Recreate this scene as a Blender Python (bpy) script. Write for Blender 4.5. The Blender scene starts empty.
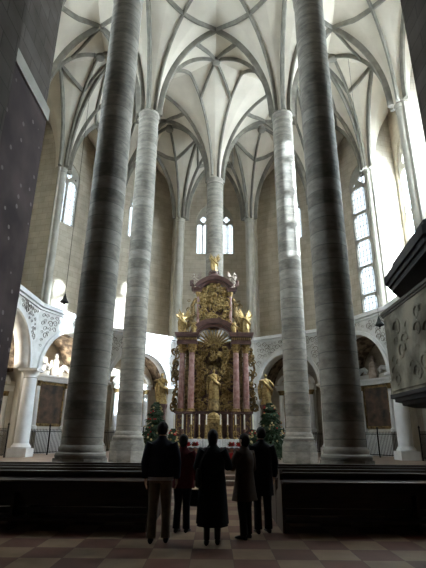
import bpy, bmesh, math, random
import numpy as np
from mathutils import Vector, Matrix
C = bpy.context.scene.collection
PI = math.pi
rnd = random.Random(7)

# ------------------------------------------------------------------ helpers
class MB:
    """collects simple shapes and links them as ONE mesh object"""
    def __init__(s): s.v = []; s.f = []
    def add(s, v, f):
        b = len(s.v); s.v += [tuple(p) for p in v]; s.f += [tuple(i + b for i in q) for q in f]; return s
    def box(s, c, d, rz=0.0, rx=0.0, ry=0.0):
        x, y, z = d[0] / 2, d[1] / 2, d[2] / 2
        M = Matrix.Translation(c) @ Matrix.Rotation(rz, 4, 'Z') @ Matrix.Rotation(ry, 4, 'Y') @ Matrix.Rotation(rx, 4, 'X')
        v = [M @ Vector(p) for p in ((-x,-y,-z),(x,-y,-z),(x,y,-z),(-x,y,-z),(-x,-y,z),(x,-y,z),(x,y,z),(-x,y,z))]
        return s.add(v, [(0,3,2,1),(4,5,6,7),(0,1,5,4),(1,2,6,5),(2,3,7,6),(3,0,4,7)])
    def loft(s, rings, cap=True, closed=True):
        n = len(rings[0]); b = len(s.v); v = []; f = []
        for r in rings: v += list(r)
        for i in range(len(rings) - 1):
            for k in range(n if closed else n - 1):
                a = i * n + k; c = i * n + (k + 1) % n
                f.append((a, c, c + n, a + n))
        if cap:
            f.append(tuple(range(n - 1, -1, -1))); f.append(tuple((len(rings) - 1) * n + k for k in range(n)))
        return s.add(v, f)
    def lathe(s, prof, c=(0,0,0), seg=16, sx=1.0, sy=1.0, rz=0.0):
        rings = []
        for r, z in prof:
            r = max(r, 0.0005)
            rings.append([(c[0] + r * sx * math.cos(rz + 2*PI*k/seg), c[1] + r * sy * math.sin(rz + 2*PI*k/seg), c[2] + z) for k in range(seg)])
        return s.loft(rings)
    def tube(s, pts, rad, seg=6, flat=1.0):
        pts = [Vector(p) for p in pts]; n = len(pts)
        if not hasattr(rad, '__len__'): rad = [rad] * n
        rings = []; prev = None
        for i, p in enumerate(pts):
            t = (pts[min(i+1, n-1)] - pts[max(i-1, 0)])
            if t.length < 1e-9: t = Vector((0,0,1))
            t.normalize()
            if prev is None:
                a = Vector((1,0,0)) if abs(t.x) < .9 else Vector((0,1,0))
                prev = (a - t * a.dot(t)).normalized()
            else:
                q = prev - t * prev.dot(t)
                prev = q.normalized() if q.length > 1e-6 else t.orthogonal().normalized()
            b = t.cross(prev)
            rings.append([p + (prev * math.cos(2*PI*k/seg) + b * math.sin(2*PI*k/seg) * flat) * rad[i] for k in range(seg)])
        return s.loft(rings)
    def ball(s, c, r, seg=10, rows=7):
        if not hasattr(r, '__len__'): r = (r, r, r)
        rings = []
        for i in range(rows + 1):
            a = -PI/2 + PI * i / rows
            cr = max(math.cos(a), .02)
            rings.append([(c[0] + r[0]*cr*math.cos(2*PI*k/seg), c[1] + r[1]*cr*math.sin(2*PI*k/seg), c[2] + r[2]*math.sin(a)) for k in range(seg)])
        return s.loft(rings)
    def prism(s, poly, z0, z1):
        n = len(poly)
        return s.loft([[(x, y, z0) for x, y in poly], [(x, y, z1) for x, y in poly]])
    def build(s, name, m=None, parent=None, smooth=True, loc=None, rz=None):
        me = bpy.data.meshes.new(name); me.from_pydata(s.v, [], s.f); me.update()
        bm = bmesh.new(); bm.from_mesh(me); bmesh.ops.recalc_face_normals(bm, faces=bm.faces); bm.to_mesh(me); bm.free()
        o = bpy.data.objects.new(name, me); C.objects.link(o)
        if m: me.materials.append(m)
        if smooth:
            for p in me.polygons: p.use_smooth = True
            try: me.set_sharp_from_angle(angle=math.radians(38))
            except Exception: pass
        if parent: o.parent = parent
        if loc: o.location = loc
        if rz is not None: o.rotation_euler = (0, 0, rz)
        return o

def thing(name, label, cat, loc=(0,0,0), rz=0.0, group=None):
    o = bpy.data.objects.new(name, None); C.objects.link(o); o.empty_display_size = .2
    o.location = loc; o.rotation_euler = (0, 0, rz); tag(o, label, cat, group); return o
def tag(o, label, cat, group=None):
    o['label'] = label; o['category'] = cat
    if group: o['group'] = group
    return o
def struct(o, label=None, cat=None):
    o['kind'] = 'structure'
    if label: o['label'] = label
    if cat: o['category'] = cat
    return o
def dup(root, loc, rz, label, group=None, scale=None):
    r = root.copy(); C.objects.link(r); r.location = loc; r.rotation_euler = (0, 0, rz); r['label'] = label
    if group: r['group'] = group
    if scale: r.scale = scale
    for ch in list(root.children):
        c = ch.copy(); C.objects.link(c); c.parent = r
        for g in list(ch.children):
            d = g.copy(); C.objects.link(d); d.parent = c
    return r

def plate(name, outer, holes, thick, O, U, N, m, parent=None):
    """a slab in the plane spanned by U and Z, outline minus holes, extruded along N, with metre UVs"""
    cu = bpy.data.curves.new(name, 'CURVE'); cu.dimensions = '2D'; cu.fill_mode = 'BOTH'; cu.extrude = thick / 2
    for poly in [outer] + list(holes):
        sp = cu.splines.new('POLY'); sp.points.add(len(poly) - 1)
        for p, q in zip(sp.points, poly): p.co = (q[0], q[1], 0, 1)
        sp.use_cyclic_u = True
    t = bpy.data.objects.new('tmp', cu); C.objects.link(t)
    dg = bpy.context.evaluated_depsgraph_get(); dg.update()
    me = bpy.data.meshes.new_from_object(t.evaluated_get(dg), depsgraph=dg)
    bpy.data.objects.remove(t); bpy.data.curves.remove(cu)
    me.name = name
    uv = me.uv_layers.new(name='metres') if not me.uv_layers else me.uv_layers[0]
    for lp in me.loops:
        co = me.vertices[lp.vertex_index].co; uv.data[lp.index].uv = (co.x + co.z, co.y)
    O, U, N = Vector(O), Vector(U).normalized(), Vector(N).normalized()
    for v in me.vertices:
        v.co = O + U * v.co.x + Vector((0,0,1)) * v.co.y + N * v.co.z
    bm = bmesh.new(); bm.from_mesh(me); bmesh.ops.remove_doubles(bm, verts=bm.verts, dist=1e-4)
    bmesh.ops.recalc_face_normals(bm, faces=bm.faces); bm.to_mesh(me); bm.free()
    me.materials.clear(); me.materials.append(m)
    o = bpy.data.objects.new(name, me); C.objects.link(o)
    if parent: o.parent = parent
    return o

def lancet(cx, z0, zs, w, rise, n=10):
    """pointed arch outline, counter clockwise from bottom left"""
    h = w / 2; R = (rise*rise + h*h) / (2*h)   # circle through spring and apex, tangent vertical-ish
    pts = [(cx - h, z0), (cx + h, z0), (cx + h, zs)]
    ccx = cx + h - R; a1 = math.asin(min(1, rise / R))
    for i in range(1, n + 1):
        a = a1 * i / n; pts.append((ccx + R*math.cos(a), zs + R*math.sin(a)))
    ccx = cx - h + R
    for i in range(n - 1, -1, -1):
        a = a1 * i / n; pts.append((ccx - R*math.cos(a), zs + R*math.sin(a)))
    return pts
def circle(cx, cz, r, n=16, lobes=0, amp=.25):
    return [(cx + r*(1 + amp*(math.cos(lobes*2*PI*k/n) - 1)/1.0 if lobes else 1)*math.cos(2*PI*k/n) if not lobes else cx + r*(1-amp+amp*math.cos(lobes*2*PI*k/n))*math.cos(2*PI*k/n),
             cz + (r if not lobes else r*(1-amp+amp*math.cos(lobes*2*PI*k/n)))*math.sin(2*PI*k/n)) for k in range(n)]

# ------------------------------------------------------------------ materials
def nodes(name):
    m = bpy.data.materials.new(name); m.use_nodes = True; nt = m.node_tree
    b = nt.nodes['Principled BSDF']; return m, nt, b
def N(nt, t, **kw):
    n = nt.nodes.new(t)
    for k, v in kw.items():
        try: setattr(n, k, v)
        except Exception: n.inputs[k].default_value = v
    return n
def c4(c): return (c[0], c[1], c[2], 1)
def mat(name, a, b=None, rough=.7, scale=4.0, metal=0.0, bump=.0, detail=5.0, lo=.35, hi=.65, spec=.3, stretch=(1,1,1), coords='Object'):
    m, nt, bs = nodes(name)
    bs.inputs['Roughness'].default_value = rough; bs.inputs['Metallic'].default_value = metal
    bs.inputs['Specular IOR Level'].default_value = spec
    tc = N(nt, 'ShaderNodeTexCoord'); mp = N(nt, 'ShaderNodeMapping'); mp.inputs['Scale'].default_value = stretch
    nt.links.new(tc.outputs[coords], mp.inputs['Vector'])
    no = N(nt, 'ShaderNodeTexNoise'); no.inputs['Scale'].default_value = scale; no.inputs['Detail'].default_value = detail
    nt.links.new(mp.outputs[0], no.inputs['Vector'])
    cr = N(nt, 'ShaderNodeValToRGB'); cr.color_ramp.elements[0].position = lo; cr.color_ramp.elements[1].position = hi
    cr.color_ramp.elements[0].color = c4(a); cr.color_ramp.elements[1].color = c4(b or a)
    nt.links.new(no.outputs[0], cr.inputs[0]); nt.links.new(cr.outputs[0], bs.inputs['Base Color'])
    if bump:
        bp = N(nt, 'ShaderNodeBump'); bp.inputs['Strength'].default_value = bump; bp.inputs['Distance'].default_value = .03
        nt.links.new(no.outputs[0], bp.inputs['Height']); nt.links.new(bp.outputs[0], bs.inputs['Normal'])
    return m

def ashlar(name, a, b, mortar, bw=.95, bh=.42, coords='UV', rough=.85, mix=.5):
    m, nt, bs = nodes(name); bs.inputs['Roughness'].default_value = rough; bs.inputs['Specular IOR Level'].default_value = .2
    tc = N(nt, 'ShaderNodeTexCoord')
    br = N(nt, 'ShaderNodeTexBrick'); br.inputs['Scale'].default_value = 1.0
    br.inputs['Brick Width'].default_value = bw; br.inputs['Row Height'].default_value = bh
    br.inputs['Mortar Size'].default_value = .012; br.inputs['Mortar Smooth'].default_value = .3
    br.inputs['Color1'].default_value = c4(a); br.inputs['Color2'].default_value = c4(b); br.inputs['Mortar'].default_value = c4(mortar)
    nt.links.new(tc.outputs[coords], br.inputs['Vector'])
    no = N(nt, 'ShaderNodeTexNoise'); no.inputs['Scale'].default_value = 1.3; no.inputs['Detail'].default_value = 6
    nt.links.new(tc.outputs['Object'], no.inputs['Vector'])
    mx = N(nt, 'ShaderNodeMix', data_type='RGBA', blend_type='MULTIPLY'); mx.inputs['Factor'].default_value = mix
    cr = N(nt, 'ShaderNodeValToRGB'); cr.color_ramp.elements[0].position = .3; cr.color_ramp.elements[1].position = .7
    cr.color_ramp.elements[0].color = (.55,.52,.48,1)
    nt.links.new(no.outputs[0], cr.inputs[0])
    nt.links.new(br.outputs[0], mx.inputs['A']); nt.links.new(cr.outputs[0], mx.inputs['B'])
    nt.links.new(mx.outputs['Result'], bs.inputs['Base Color'])
    return m

def drum_stone(name):
    """round column built of stone drums: each course its own grey, mottled"""
    m, nt, bs = nodes(name); bs.inputs['Roughness'].default_value = .8; bs.inputs['Specular IOR Level'].default_value = .25
    tc = N(nt, 'ShaderNodeTexCoord'); sp = N(nt, 'ShaderNodeSeparateXYZ'); nt.links.new(tc.outputs['Object'], sp.inputs[0])
    n1 = N(nt, 'ShaderNodeTexNoise'); n1.inputs['Scale'].default_value = .9; n1.inputs['Detail'].default_value = 3
    nt.links.new(tc.outputs['Object'], n1.inputs['Vector'])
    ad = N(nt, 'ShaderNodeMath', operation='MULTIPLY_ADD'); ad.inputs[1].default_value = 1/.52
    nt.links.new(sp.outputs['Z'], ad.inputs[0])
    sc = N(nt, 'ShaderNodeMath', operation='MULTIPLY'); sc.inputs[1].default_value = .12; nt.links.new(n1.outputs[0], sc.inputs[0]); nt.links.new(sc.outputs[0], ad.inputs[2])
    fl = N(nt, 'ShaderNodeMath', operation='FLOOR'); nt.links.new(ad.outputs[0], fl.inputs[0])
    wn = N(nt, 'ShaderNodeTexWhiteNoise', noise_dimensions='1D'); nt.links.new(fl.outputs[0], wn.inputs['W'])
    fr = N(nt, 'ShaderNodeMath', operation='FRACT'); nt.links.new(ad.outputs[0], fr.inputs[0])
    jt = N(nt, 'ShaderNodeMath', operation='GREATER_THAN'); jt.inputs[1].default_value = .06; nt.links.new(fr.outputs[0], jt.inputs[0])
    mp = N(nt, 'ShaderNodeMapping'); mp.inputs['Scale'].default_value = (1.4, 1.4, 3.0); nt.links.new(tc.outputs['Object'], mp.inputs[0])
    n2 = N(nt, 'ShaderNodeTexNoise'); n2.inputs['Scale'].default_value = 1.6; n2.inputs['Detail'].default_value = 9; n2.inputs['Roughness'].default_value = .65
    nt.links.new(mp.outputs[0], n2.inputs['Vector'])
    # value = .45 noise + .35 course
    a1 = N(nt, 'ShaderNodeMath', operation='MULTIPLY_ADD'); a1.inputs[1].default_value = .26; nt.links.new(wn.outputs[0], a1.inputs[0]); nt.links.new(n2.outputs[0], a1.inputs[2])
    cr = N(nt, 'ShaderNodeValToRGB'); e = cr.color_ramp.elements
    e[0].position = .38; e[0].color = (.16,.146,.124,1); e[1].position = .9; e[1].color = (.41,.375,.32,1)
    x = cr.color_ramp.elements.new(.62); x.color = (.275,.25,.212,1)
    nt.links.new(a1.outputs[0], cr.inputs[0])
    mx = N(nt, 'ShaderNodeMix', data_type='RGBA'); mx.inputs['A'].default_value = (.19,.18,.155,1)
    nt.links.new(jt.outputs[0], mx.inputs['Factor']); nt.links.new(cr.outputs[0], mx.inputs['B'])
    nt.links.new(mx.outputs['Result'], bs.inputs['Base Color'])
    bp = N(nt, 'ShaderNodeBump'); bp.inputs['Strength'].default_value = .4; bp.inputs['Distance'].default_value = .03
    nt.links.new(n2.outputs[0], bp.inputs['Height']); nt.links.new(bp.outputs[0], bs.inputs['Normal'])
    return m

def glass_mat(nm='leaded_glass', tint=1.0):
    m, nt, bs = nodes(nm); out = nt.nodes['Material Output']
    tc = N(nt, 'ShaderNodeTexCoord'); br = N(nt, 'ShaderNodeTexBrick'); br.offset = 0.0
    br.inputs['Scale'].default_value = 1; br.inputs['Brick Width'].default_value = .3; br.inputs['Row Height'].default_value = .42
    br.inputs['Mortar Size'].default_value = .018; br.inputs['Mortar Smooth'].default_value = 0
    br.inputs['Color1'].default_value = (.86*tint,.96*tint,1.06*tint,1); br.inputs['Color2'].default_value = (.79*tint,.89*tint,1.0*tint,1); br.inputs['Mortar'].default_value = (.12*tint,.12*tint,.13*tint,1)
    nt.links.new(tc.outputs['UV'], br.inputs['Vector'])
    tr = N(nt, 'ShaderNodeBsdfTransparent'); nt.links.new(br.outputs['Color'], tr.inputs['Color'])
    gl = N(nt, 'ShaderNodeBsdfGlossy'); gl.inputs['Roughness'].default_value = .15
    mx = N(nt, 'ShaderNodeMixShader'); mx.inputs[0].default_value = .04
    nt.links.new(tr.outputs[0], mx.inputs[1]); nt.links.new(gl.outputs[0], mx.inputs[2]); nt.links.new(mx.outputs[0], out.inputs['Surface'])
    return m

def checker_floor():
    m, nt, bs = nodes('checkered_marble'); bs.inputs['Roughness'].default_value = .5; bs.inputs['Specular IOR Level'].default_value = .3
    tc = N(nt, 'ShaderNodeTexCoord'); mp = N(nt, 'ShaderNodeMapping'); mp.inputs['Location'].default_value = (.31, .13, .001)
    nt.links.new(tc.outputs['Object'], mp.inputs[0])
    ck = N(nt, 'ShaderNodeTexChecker'); ck.inputs['Scale'].default_value = 1/.6; nt.links.new(mp.outputs[0], ck.inputs['Vector'])
    br = N(nt, 'ShaderNodeTexBrick'); br.offset = 0; br.inputs['Scale'].default_value = 1; br.inputs['Brick Width'].default_value = .6; br.inputs['Row Height'].default_value = .6
    br.inputs['Mortar Size'].default_value = .006; br.inputs['Color1'].default_value = (.55,.55,.55,1); br.inputs['Color2'].default_value = (1,1,1,1); br.inputs['Mortar'].default_value = (.3,.3,.3,1)
    nt.links.new(mp.outputs[0], br.inputs['Vector'])
    no = N(nt, 'ShaderNodeTexNoise'); no.inputs['Scale'].default_value = 3; no.inputs['Detail'].default_value = 8; nt.links.new(tc.outputs['Object'], no.inputs['Vector'])
    ck.inputs['Color1'].default_value = (.32,.22,.135,1); ck.inputs['Color2'].default_value = (.18,.072,.046,1)
    m1 = N(nt, 'ShaderNodeMix', data_type='RGBA', blend_type='MULTIPLY'); m1.inputs['Factor'].default_value = .75
    nt.links.new(ck.outputs[0], m1.inputs['A']); nt.links.new(br.outputs[0], m1.inputs['B'])
    cr = N(nt, 'ShaderNodeValToRGB'); cr.color_ramp.elements[0].position = .3; cr.color_ramp.elements[1].position = .7; cr.color_ramp.elements[0].color = (.55,.5,.45,1)
    nt.links.new(no.outputs[0], cr.inputs[0])
    m2 = N(nt, 'ShaderNodeMix', data_type='RGBA', blend_type='MULTIPLY'); m2.inputs['Factor'].default_value = .6
    nt.links.new(m1.outputs['Result'], m2.inputs['A']); nt.links.new(cr.outputs[0], m2.inputs['B']); nt.links.new(m2.outputs['Result'], bs.inputs['Base Color'])
    return m

def emit(name, col, st):
    m, nt, bs = nodes(name); bs.inputs['Base Color'].default_value = c4(col); bs.inputs['Emission Color'].default_value = c4(col); bs.inputs['Emission Strength'].default_value = st
    return m

M = {}
M['vault'] = mat('vault_plaster', (.57,.51,.42), (.65,.59,.49), .9, .7)
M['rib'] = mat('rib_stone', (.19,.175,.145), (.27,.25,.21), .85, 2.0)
M['wall'] = ashlar('choir_ashlar', (.60,.53,.42), (.53,.465,.365), (.42,.37,.29))
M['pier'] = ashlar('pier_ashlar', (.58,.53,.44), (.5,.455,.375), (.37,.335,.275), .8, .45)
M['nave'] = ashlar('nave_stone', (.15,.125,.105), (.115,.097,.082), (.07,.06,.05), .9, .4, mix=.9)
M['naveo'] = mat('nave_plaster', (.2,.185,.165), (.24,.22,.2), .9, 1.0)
M['shaft'] = mat('shaft_stone', (.38,.355,.30), (.46,.43,.37), .85, 2.0)
M['drum'] = drum_stone('drum_stone')
M['stucco'] = mat('white_stucco', (.66,.65,.62), (.80,.79,.77), .8, 2.5, bump=.15)
M['stuccog'] = mat('stucco_relief', (.22,.20,.17), (.46,.43,.38), .8, 5)
M['white'] = mat('white_marble', (.72,.72,.71), (.82,.82,.82), .5, 2.0)
M['chapel'] = mat('chapel_plaster', (.55,.52,.46), (.66,.63,.57), .9, 1.5)
M['coffer'] = mat('coffered_stucco', (.085,.06,.04), (.33,.25,.17), .8, 2.6, detail=2, bump=.6, lo=.4, hi=.6)
M['floor'] = checker_floor()
M['cfloor'] = mat('choir_floor_stone', (.28,.2,.16), (.36,.28,.22), .6, 1.5)
M['wood'] = mat('dark_pew_wood', (.035,.022,.015), (.06,.036,.024), .45, 3, spec=.4, stretch=(.6,6,6))
M['wood2'] = mat('dark_canopy_wood', (.022,.02,.022), (.04,.036,.036), .6, 3)
M['pulpit'] = mat('worn_marble', (.15,.13,.085), (.60,.54,.40), .6, 1.5, detail=10, bump=.6, lo=.4, hi=.6)
M['gold'] = mat('old_gilding', (.24,.155,.055), (.52,.37,.16), .42, 9, metal=.6)
M['goldd'] = mat('dark_gilding', (.10,.065,.028), (.34,.235,.10), .45, 7, metal=.55)
M['red'] = mat('red_marble', (.27,.125,.105), (.44,.27,.235), .3, 5, spec=.5)
M['brown'] = mat('brown_marble', (.10,.052,.045), (.17,.095,.08), .4, 4, spec=.5)
M['silver'] = mat('pale_figure', (.36,.29,.23), (.55,.46,.38), .5, 6)
M['iron'] = mat('black_iron', (.018,.018,.018), (.035,.033,.03), .55, 8, metal=.3)
M['paint'] = mat('painting_dark', (.045,.032,.04), (.115,.085,.10), .75, 1.1, detail=4)
M['candle'] = mat('candle_wax', (.75,.7,.58), (.82,.78,.66), .6, 6)
M['lace'] = mat('altar_lace', (.55,.55,.55), (.86,.86,.85), .9, 30)
M['redcloth'] = mat('red_cloth', (.28,.015,.018), (.36,.03,.03), .9, 8)
M['pine'] = mat('fir_green', (.014,.03,.012), (.035,.062,.025), .8, 5)
M['bark'] = mat('bark', (.06,.04,.025), (.1,.07,.045), .9, 5)
M['straw'] = mat('straw_ornament', (.55,.42,.2), (.7,.56,.3), .7, 8)
M['petal'] = mat('red_petals', (.35,.012,.014), (.5,.03,.03), .7, 6)
M['leaf'] = mat('green_leaves', (.03,.08,.02), (.06,.14,.04), .7, 6)
M['pot'] = mat('clay_pot', (.3,.13,.07), (.36,.17,.1), .9, 6)
M['glass'] = glass_mat(); M['glass_dim'] = glass_mat('leaded_glass_dimmed', .2)  # second glass is tinted dark so the windows in view render less bright
M['bulb'] = emit('fill_bulb', (1,.86,.62), 12)  # glow of the lamps added in the left chapels
M['skin'] = mat('skin', (.42,.25,.18), (.5,.31,.23), .6, 6)
M['canvas'] = mat('altar_canvas', (.03,.026,.022), (.15,.09,.06), .6, 2.2, detail=3)

def painting_mat():
    m, nt, bs = nodes('speckled_fresco'); bs.inputs['Roughness'].default_value = .8; bs.inputs['Specular IOR Level'].default_value = .15
    tc = N(nt, 'ShaderNodeTexCoord')
    n1 = N(nt, 'ShaderNodeTexNoise'); n1.inputs['Scale'].default_value = .9; n1.inputs['Detail'].default_value = 5; nt.links.new(tc.outputs['Object'], n1.inputs[0])
    cr = N(nt, 'ShaderNodeValToRGB'); cr.color_ramp.elements[0].position = .35; cr.color_ramp.elements[1].position = .7
    cr.color_ramp.elements[0].color = (.045,.03,.029,1); cr.color_ramp.elements[1].color = (.11,.077,.072,1); nt.links.new(n1.outputs[0], cr.inputs[0])
    vo = N(nt, 'ShaderNodeTexVoronoi'); vo.inputs['Scale'].default_value = 3.3; nt.links.new(tc.outputs['Object'], vo.inputs[0])
    lt = N(nt, 'ShaderNodeMath', operation='LESS_THAN'); lt.inputs[1].default_value = .16; nt.links.new(vo.outputs['Distance'], lt.inputs[0])
    mx = N(nt, 'ShaderNodeMix', data_type='RGBA'); mx.inputs['B'].default_value = (.2,.16,.15,1); nt.links.new(lt.outputs[0], mx.inputs['Factor']); nt.links.new(cr.outputs[0], mx.inputs['A'])
    nt.links.new(mx.outputs['Result'], bs.inputs['Base Color']); return m
M['fresco'] = painting_mat()

# ------------------------------------------------------------------ plan of the choir
CZ = 0.45                                     # choir floor height
HC = 19.8                                     # capital height
COLS = [(-4.0,14.2),(4.0,14.2),(-4.0,21.8),(4.0,21.8)]
MID = (0.0, 29.5)
SR = [(10.8,10.6),(10.8,14.2),(10.8,20.8),(11.15,27.6),(8.3,32.1),(3.1,35.4)]      # wall shafts, right side
S = SR + [(-x, y) for x, y in reversed(SR)]
RR = [(10.0,10.6),(10.0,13.0),(10.3,18.6),(10.35,25.2),(7.8,31.4),(3.2,34.9)]       # chapel arcade, right side
RG = RR + [(-x, y) for x, y in reversed(RR)]
def offset(poly, d):
    out = []; n = len(poly)
    for i in range(n):
        p = Vector(poly[i])
        ns = []
        for a, b in ((i-1, i), (i, i+1)):
            if a < 0 or b >= n: continue
            t = (Vector(poly[b]) - Vector(poly[a])).normalized(); ns.append(Vector((t.y, -t.x)))
        if len(ns) == 1: out.append(tuple(p + ns[0]*d)); continue
        m = (ns[0] + ns[1]).normalized(); out.append(tuple(p + m * d / m.dot(ns[0])))
    return out
OUT = offset(S, 2.0)                          # outer wall line
OUTW = offset(S, 2.35)
TOPZ = 28.6

# ------------------------------------------------------------------ vault
SUP = [(x, y, HC) for x, y in COLS] + [(MID[0], MID[1], 20.1)] + [(x, y, HC) for x, y in S[1:-1]]
CROWN = 27.2; R0 = .5; RV = 5.5
cells = []
def idx(p): return min(range(len(SUP)), key=lambda i: (SUP[i][0]-p[0])**2 + (SUP[i][1]-p[1])**2)
Nl, Nr, Il, Ir = COLS
def mir(p): return (-p[0], p[1])
A0, A1, B1, C1, D1 = SR[1:]
cl = [[Nl, Nr, Ir, Il], [Il, Ir, MID], [MID, D1, mir(D1)]]
for f in (lambda p: p, mir):
    cl += [[f(Nr), f(A0), f(A1), f(Ir)], [f(Ir), f(A1), f(B1)], [f(Ir), f(B1), f(C1)], [f(Ir), f(C1), MID], [MID, f(C1), f(D1)]]
cells = [[idx(p) for p in c] for c in cl]
def P2(i): return Vector((SUP[i][0], SUP[i][1]))
def center(c):
    ps = [P2(i) for i in c]; cen = sum(ps, Vector((0, 0))) / len(ps)
    a, b, d = ps[0], ps[1], ps[2]
    D = 2*(a.x*(b.y-d.y) + b.x*(d.y-a.y) + d.x*(a.y-b.y))
    ux = ((a.length_squared)*(b.y-d.y) + b.length_squared*(d.y-a.y) + d.length_squared*(a.y-b.y)) / D
    uy = ((a.length_squared)*(d.x-b.x) + b.length_squared*(a.x-d.x) + d.length_squared*(b.x-a.x)) / D
    cc = Vector((ux, uy))
    if (cc - cen).length > .8: cc = cen + (cc - cen).normalized() * .8
    return cc
cl_idx = cells[1]
edges = set(); dirs = {i: [] for i in range(len(SUP))}; stars = []
for c in cells:
    q = center(c); n = len(c)
    for k in range(n):
        i, j = c[k], c[(k+1) % n]; edges.add((min(i, j), max(i, j)))
        for a, b in ((i, j), (j, i)):
            d = P2(b) - P2(a); dirs[a].append(math.atan2(d.y, d.x))
    paths = []
    for k in range(n):
        v = c[k]; pv = P2(v); d = q - pv; L = d.length; ang = math.atan2(d.y, d.x)
        m1 = (pv + P2(c[(k+1) % n]))/2; m2 = (pv + P2(c[(k-1) % n]))/2
        if (SUP[v][0], SUP[v][1]) == MID and c == cl_idx:        # behind the altar the rib splits at the column
            for s_ in (-1, 1):
                a = ang + s_*.43; t = pv + Vector((math.cos(a), math.sin(a)))*L*.56
                dirs[v].append(a); paths += [(v, pv, t), (None, t, q)]
                if c == cl_idx: 
                    o = c[0] if (P2(c[0]) - t).length < (P2(c[1]) - t).length else c[1]
                    dd = t - P2(o); dirs[o].append(math.atan2(dd.y, dd.x)); paths.append((o, P2(o), t))
        else:
            t = pv + d*.5; dirs[v].append(ang); paths += [(v, pv, t), (None, t, q)]
            if c != cl_idx:
                for mm, w_ in ((m1, c[(k+1) % n]), (m2, c[(k-1) % n])):
                    if {v, w_} not in ({2, 4}, {3, 4}): paths.append((None, t, mm))
    if c == cl_idx:
        for s_ in (-1, 1): paths.append((None, q, Vector((s_*1.4, COLS[2][1]))))
    stars.append((c, q, paths))
for i in dirs:
    a = sorted(x % (2*PI) for x in dirs[i]); r = []
    for x in a:
        if not r or x - r[-1] > .1: r.append(x)
    if r[-1] - r[0] > 2*PI - .1: r.pop()
    out = []
    for k in range(len(r)):
        x = r[k]; y = r[(k+1) % len(r)] + (2*PI if k == len(r)-1 else 0); out.append(x)
        m = int(math.ceil((y - x) / .6))
        for s in range(1, m): out.append(x + (y-x)*s/m)
    dirs[i] = np.array(out)
def zi(i, X, Y):
    dx = X - SUP[i][0]; dy = Y - SUP[i][1]; r = np.hypot(dx, dy); th = np.arctan2(dy, dx)
    A = dirs[i]; t = (th - A[0]) % (2*PI); rel = A - A[0]
    k = np.searchsorted(rel, t, side='right') - 1
    lo = rel[k]; hi = np.where(k + 1 < len(rel), rel[np.minimum(k+1, len(rel)-1)], 2*PI)
    half = (hi - lo) / 2; mid = (hi + lo) / 2
    g = r * np.cos(t - mid) / np.cos(half)           # chords between neighbouring ribs share one height
    g = .35*r + .65*g
    rho = np.clip((g - R0) / RV, 0, 1)
    return SUP[i][2] + (CROWN - SUP[i][2]) * np.sqrt(np.maximum(1 - (1 - rho)**2, 0)) + r * .002
def vz(x, y):
    X = np.array([x]); Y = np.array([y]); return float(min(zi(i, X, Y)[0] for i in range(len(SUP))))
def inside(poly, X, Y):
    res = np.zeros(X.shape, bool); n = len(poly)
    for i in range(n):
        x1, y1 = poly[i]; x2, y2 = poly[(i+1) % n]
        c = ((y1 > Y) != (y2 > Y)) & (X < (x2-x1)*(Y-y1)/((y2-y1) if y2 != y1 else 1e-9) + x1)
        res ^= c
    return res
ceil_parts = []
vb = MB(); NT = 200
hull = OUTW
for i in range(len(SUP)):
    th = np.sort(np.concatenate([np.linspace(0, 2*PI, NT, endpoint=False), dirs[i] % (2*PI)]))
    nt_ = len(th); rs = np.linspace(.42, 9.5, 200)
    X = SUP[i][0] + np.outer(np.cos(th), rs); Y = SUP[i][1] + np.outer(np.sin(th), rs)
    own = zi(i, X, Y); oth = np.min([zi(j, X, Y) for j in range(len(SUP)) if j != i], axis=0)
    bad = (own > oth) | ~inside(hull, X, Y) | (Y < 10.6)
    rb = np.where(bad.any(1), rs[np.argmax(bad, 1)], rs[-1]) + .01
    fr = np.linspace(0, 1, 26)**1.5
    RRm = .46 + (rb[:, None] - .46) * fr[None, :]
    X = SUP[i][0] + np.cos(th)[:, None]*RRm; Y = SUP[i][1] + np.sin(th)[:, None]*RRm
    Z = zi(i, X, Y)
    base = len(vb.v)
    vb.v += [(float(a), float(b), float(c)) for a, b, c in zip(X.ravel(), Y.ravel(), Z.ravel())]
    m = 26
    for a in range(nt_):
        b = (a + 1) % nt_
        for r in range(m - 1):
            vb.f.append((base + a*m + r, base + b*m + r, base + b*m + r + 1, base + a*m + r + 1))
ceiling = vb.build('ceiling', M['vault'])
struct(ceiling, 'pale plaster star vault on tall round columns', 'vault')
try: ceiling.data.set_sharp_from_angle(angle=math.radians(14))
except Exception: pass

def rib(mb, pts, w=.13, dp=.26):
    """drape a chamfered rib under the vault along plan points"""
    P = [Vector((x, y, vz(x, y))) for x, y in pts]
    rings = []
    n = len(P)
    for k, p in enumerate(P):
        t = (P[min(k+1, n-1)] - P[max(k-1, 0)]).normalized()
        h = Vector((pts[min(k+1, n-1)][0] - pts[max(k-1, 0)][0], pts[min(k+1, n-1)][1] - pts[max(k-1, 0)][1], 0)).normalized()
        b = Vector((-h.y, h.x, 0)); up = t.cross(b)
        if up.z > 0 or (abs(up.z) < .15 and up.dot(h) < 0): up = -up     # into the room
        if abs(t.z) > .3:
            up = Vector((h.x, h.y, 0)) * (1 if t.z > 0 else -1); up = (up - t * up.dot(t)).normalized()
        rings.append([p + b*w - up*.08, p + b*w + up*dp*.45, p + b*w*.45 + up*dp, p - b*w*.45 + up*dp, p - b*w + up*dp*.45, p - b*w - up*.08])
    mb.loft(rings)
def seg(a, b, n, s=0.0, e=1.0):
    return [tuple(a + (b - a) * (s + (e - s) * k / n)) for k in range(n + 1)]
def fan(a, b, n=26, r=.5):
    L = (b - a).length; s = r / L
    return [tuple(a + (b - a) * (s + (1 - s) * (k / n)**1.8)) for k in range(n + 1)]
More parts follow.
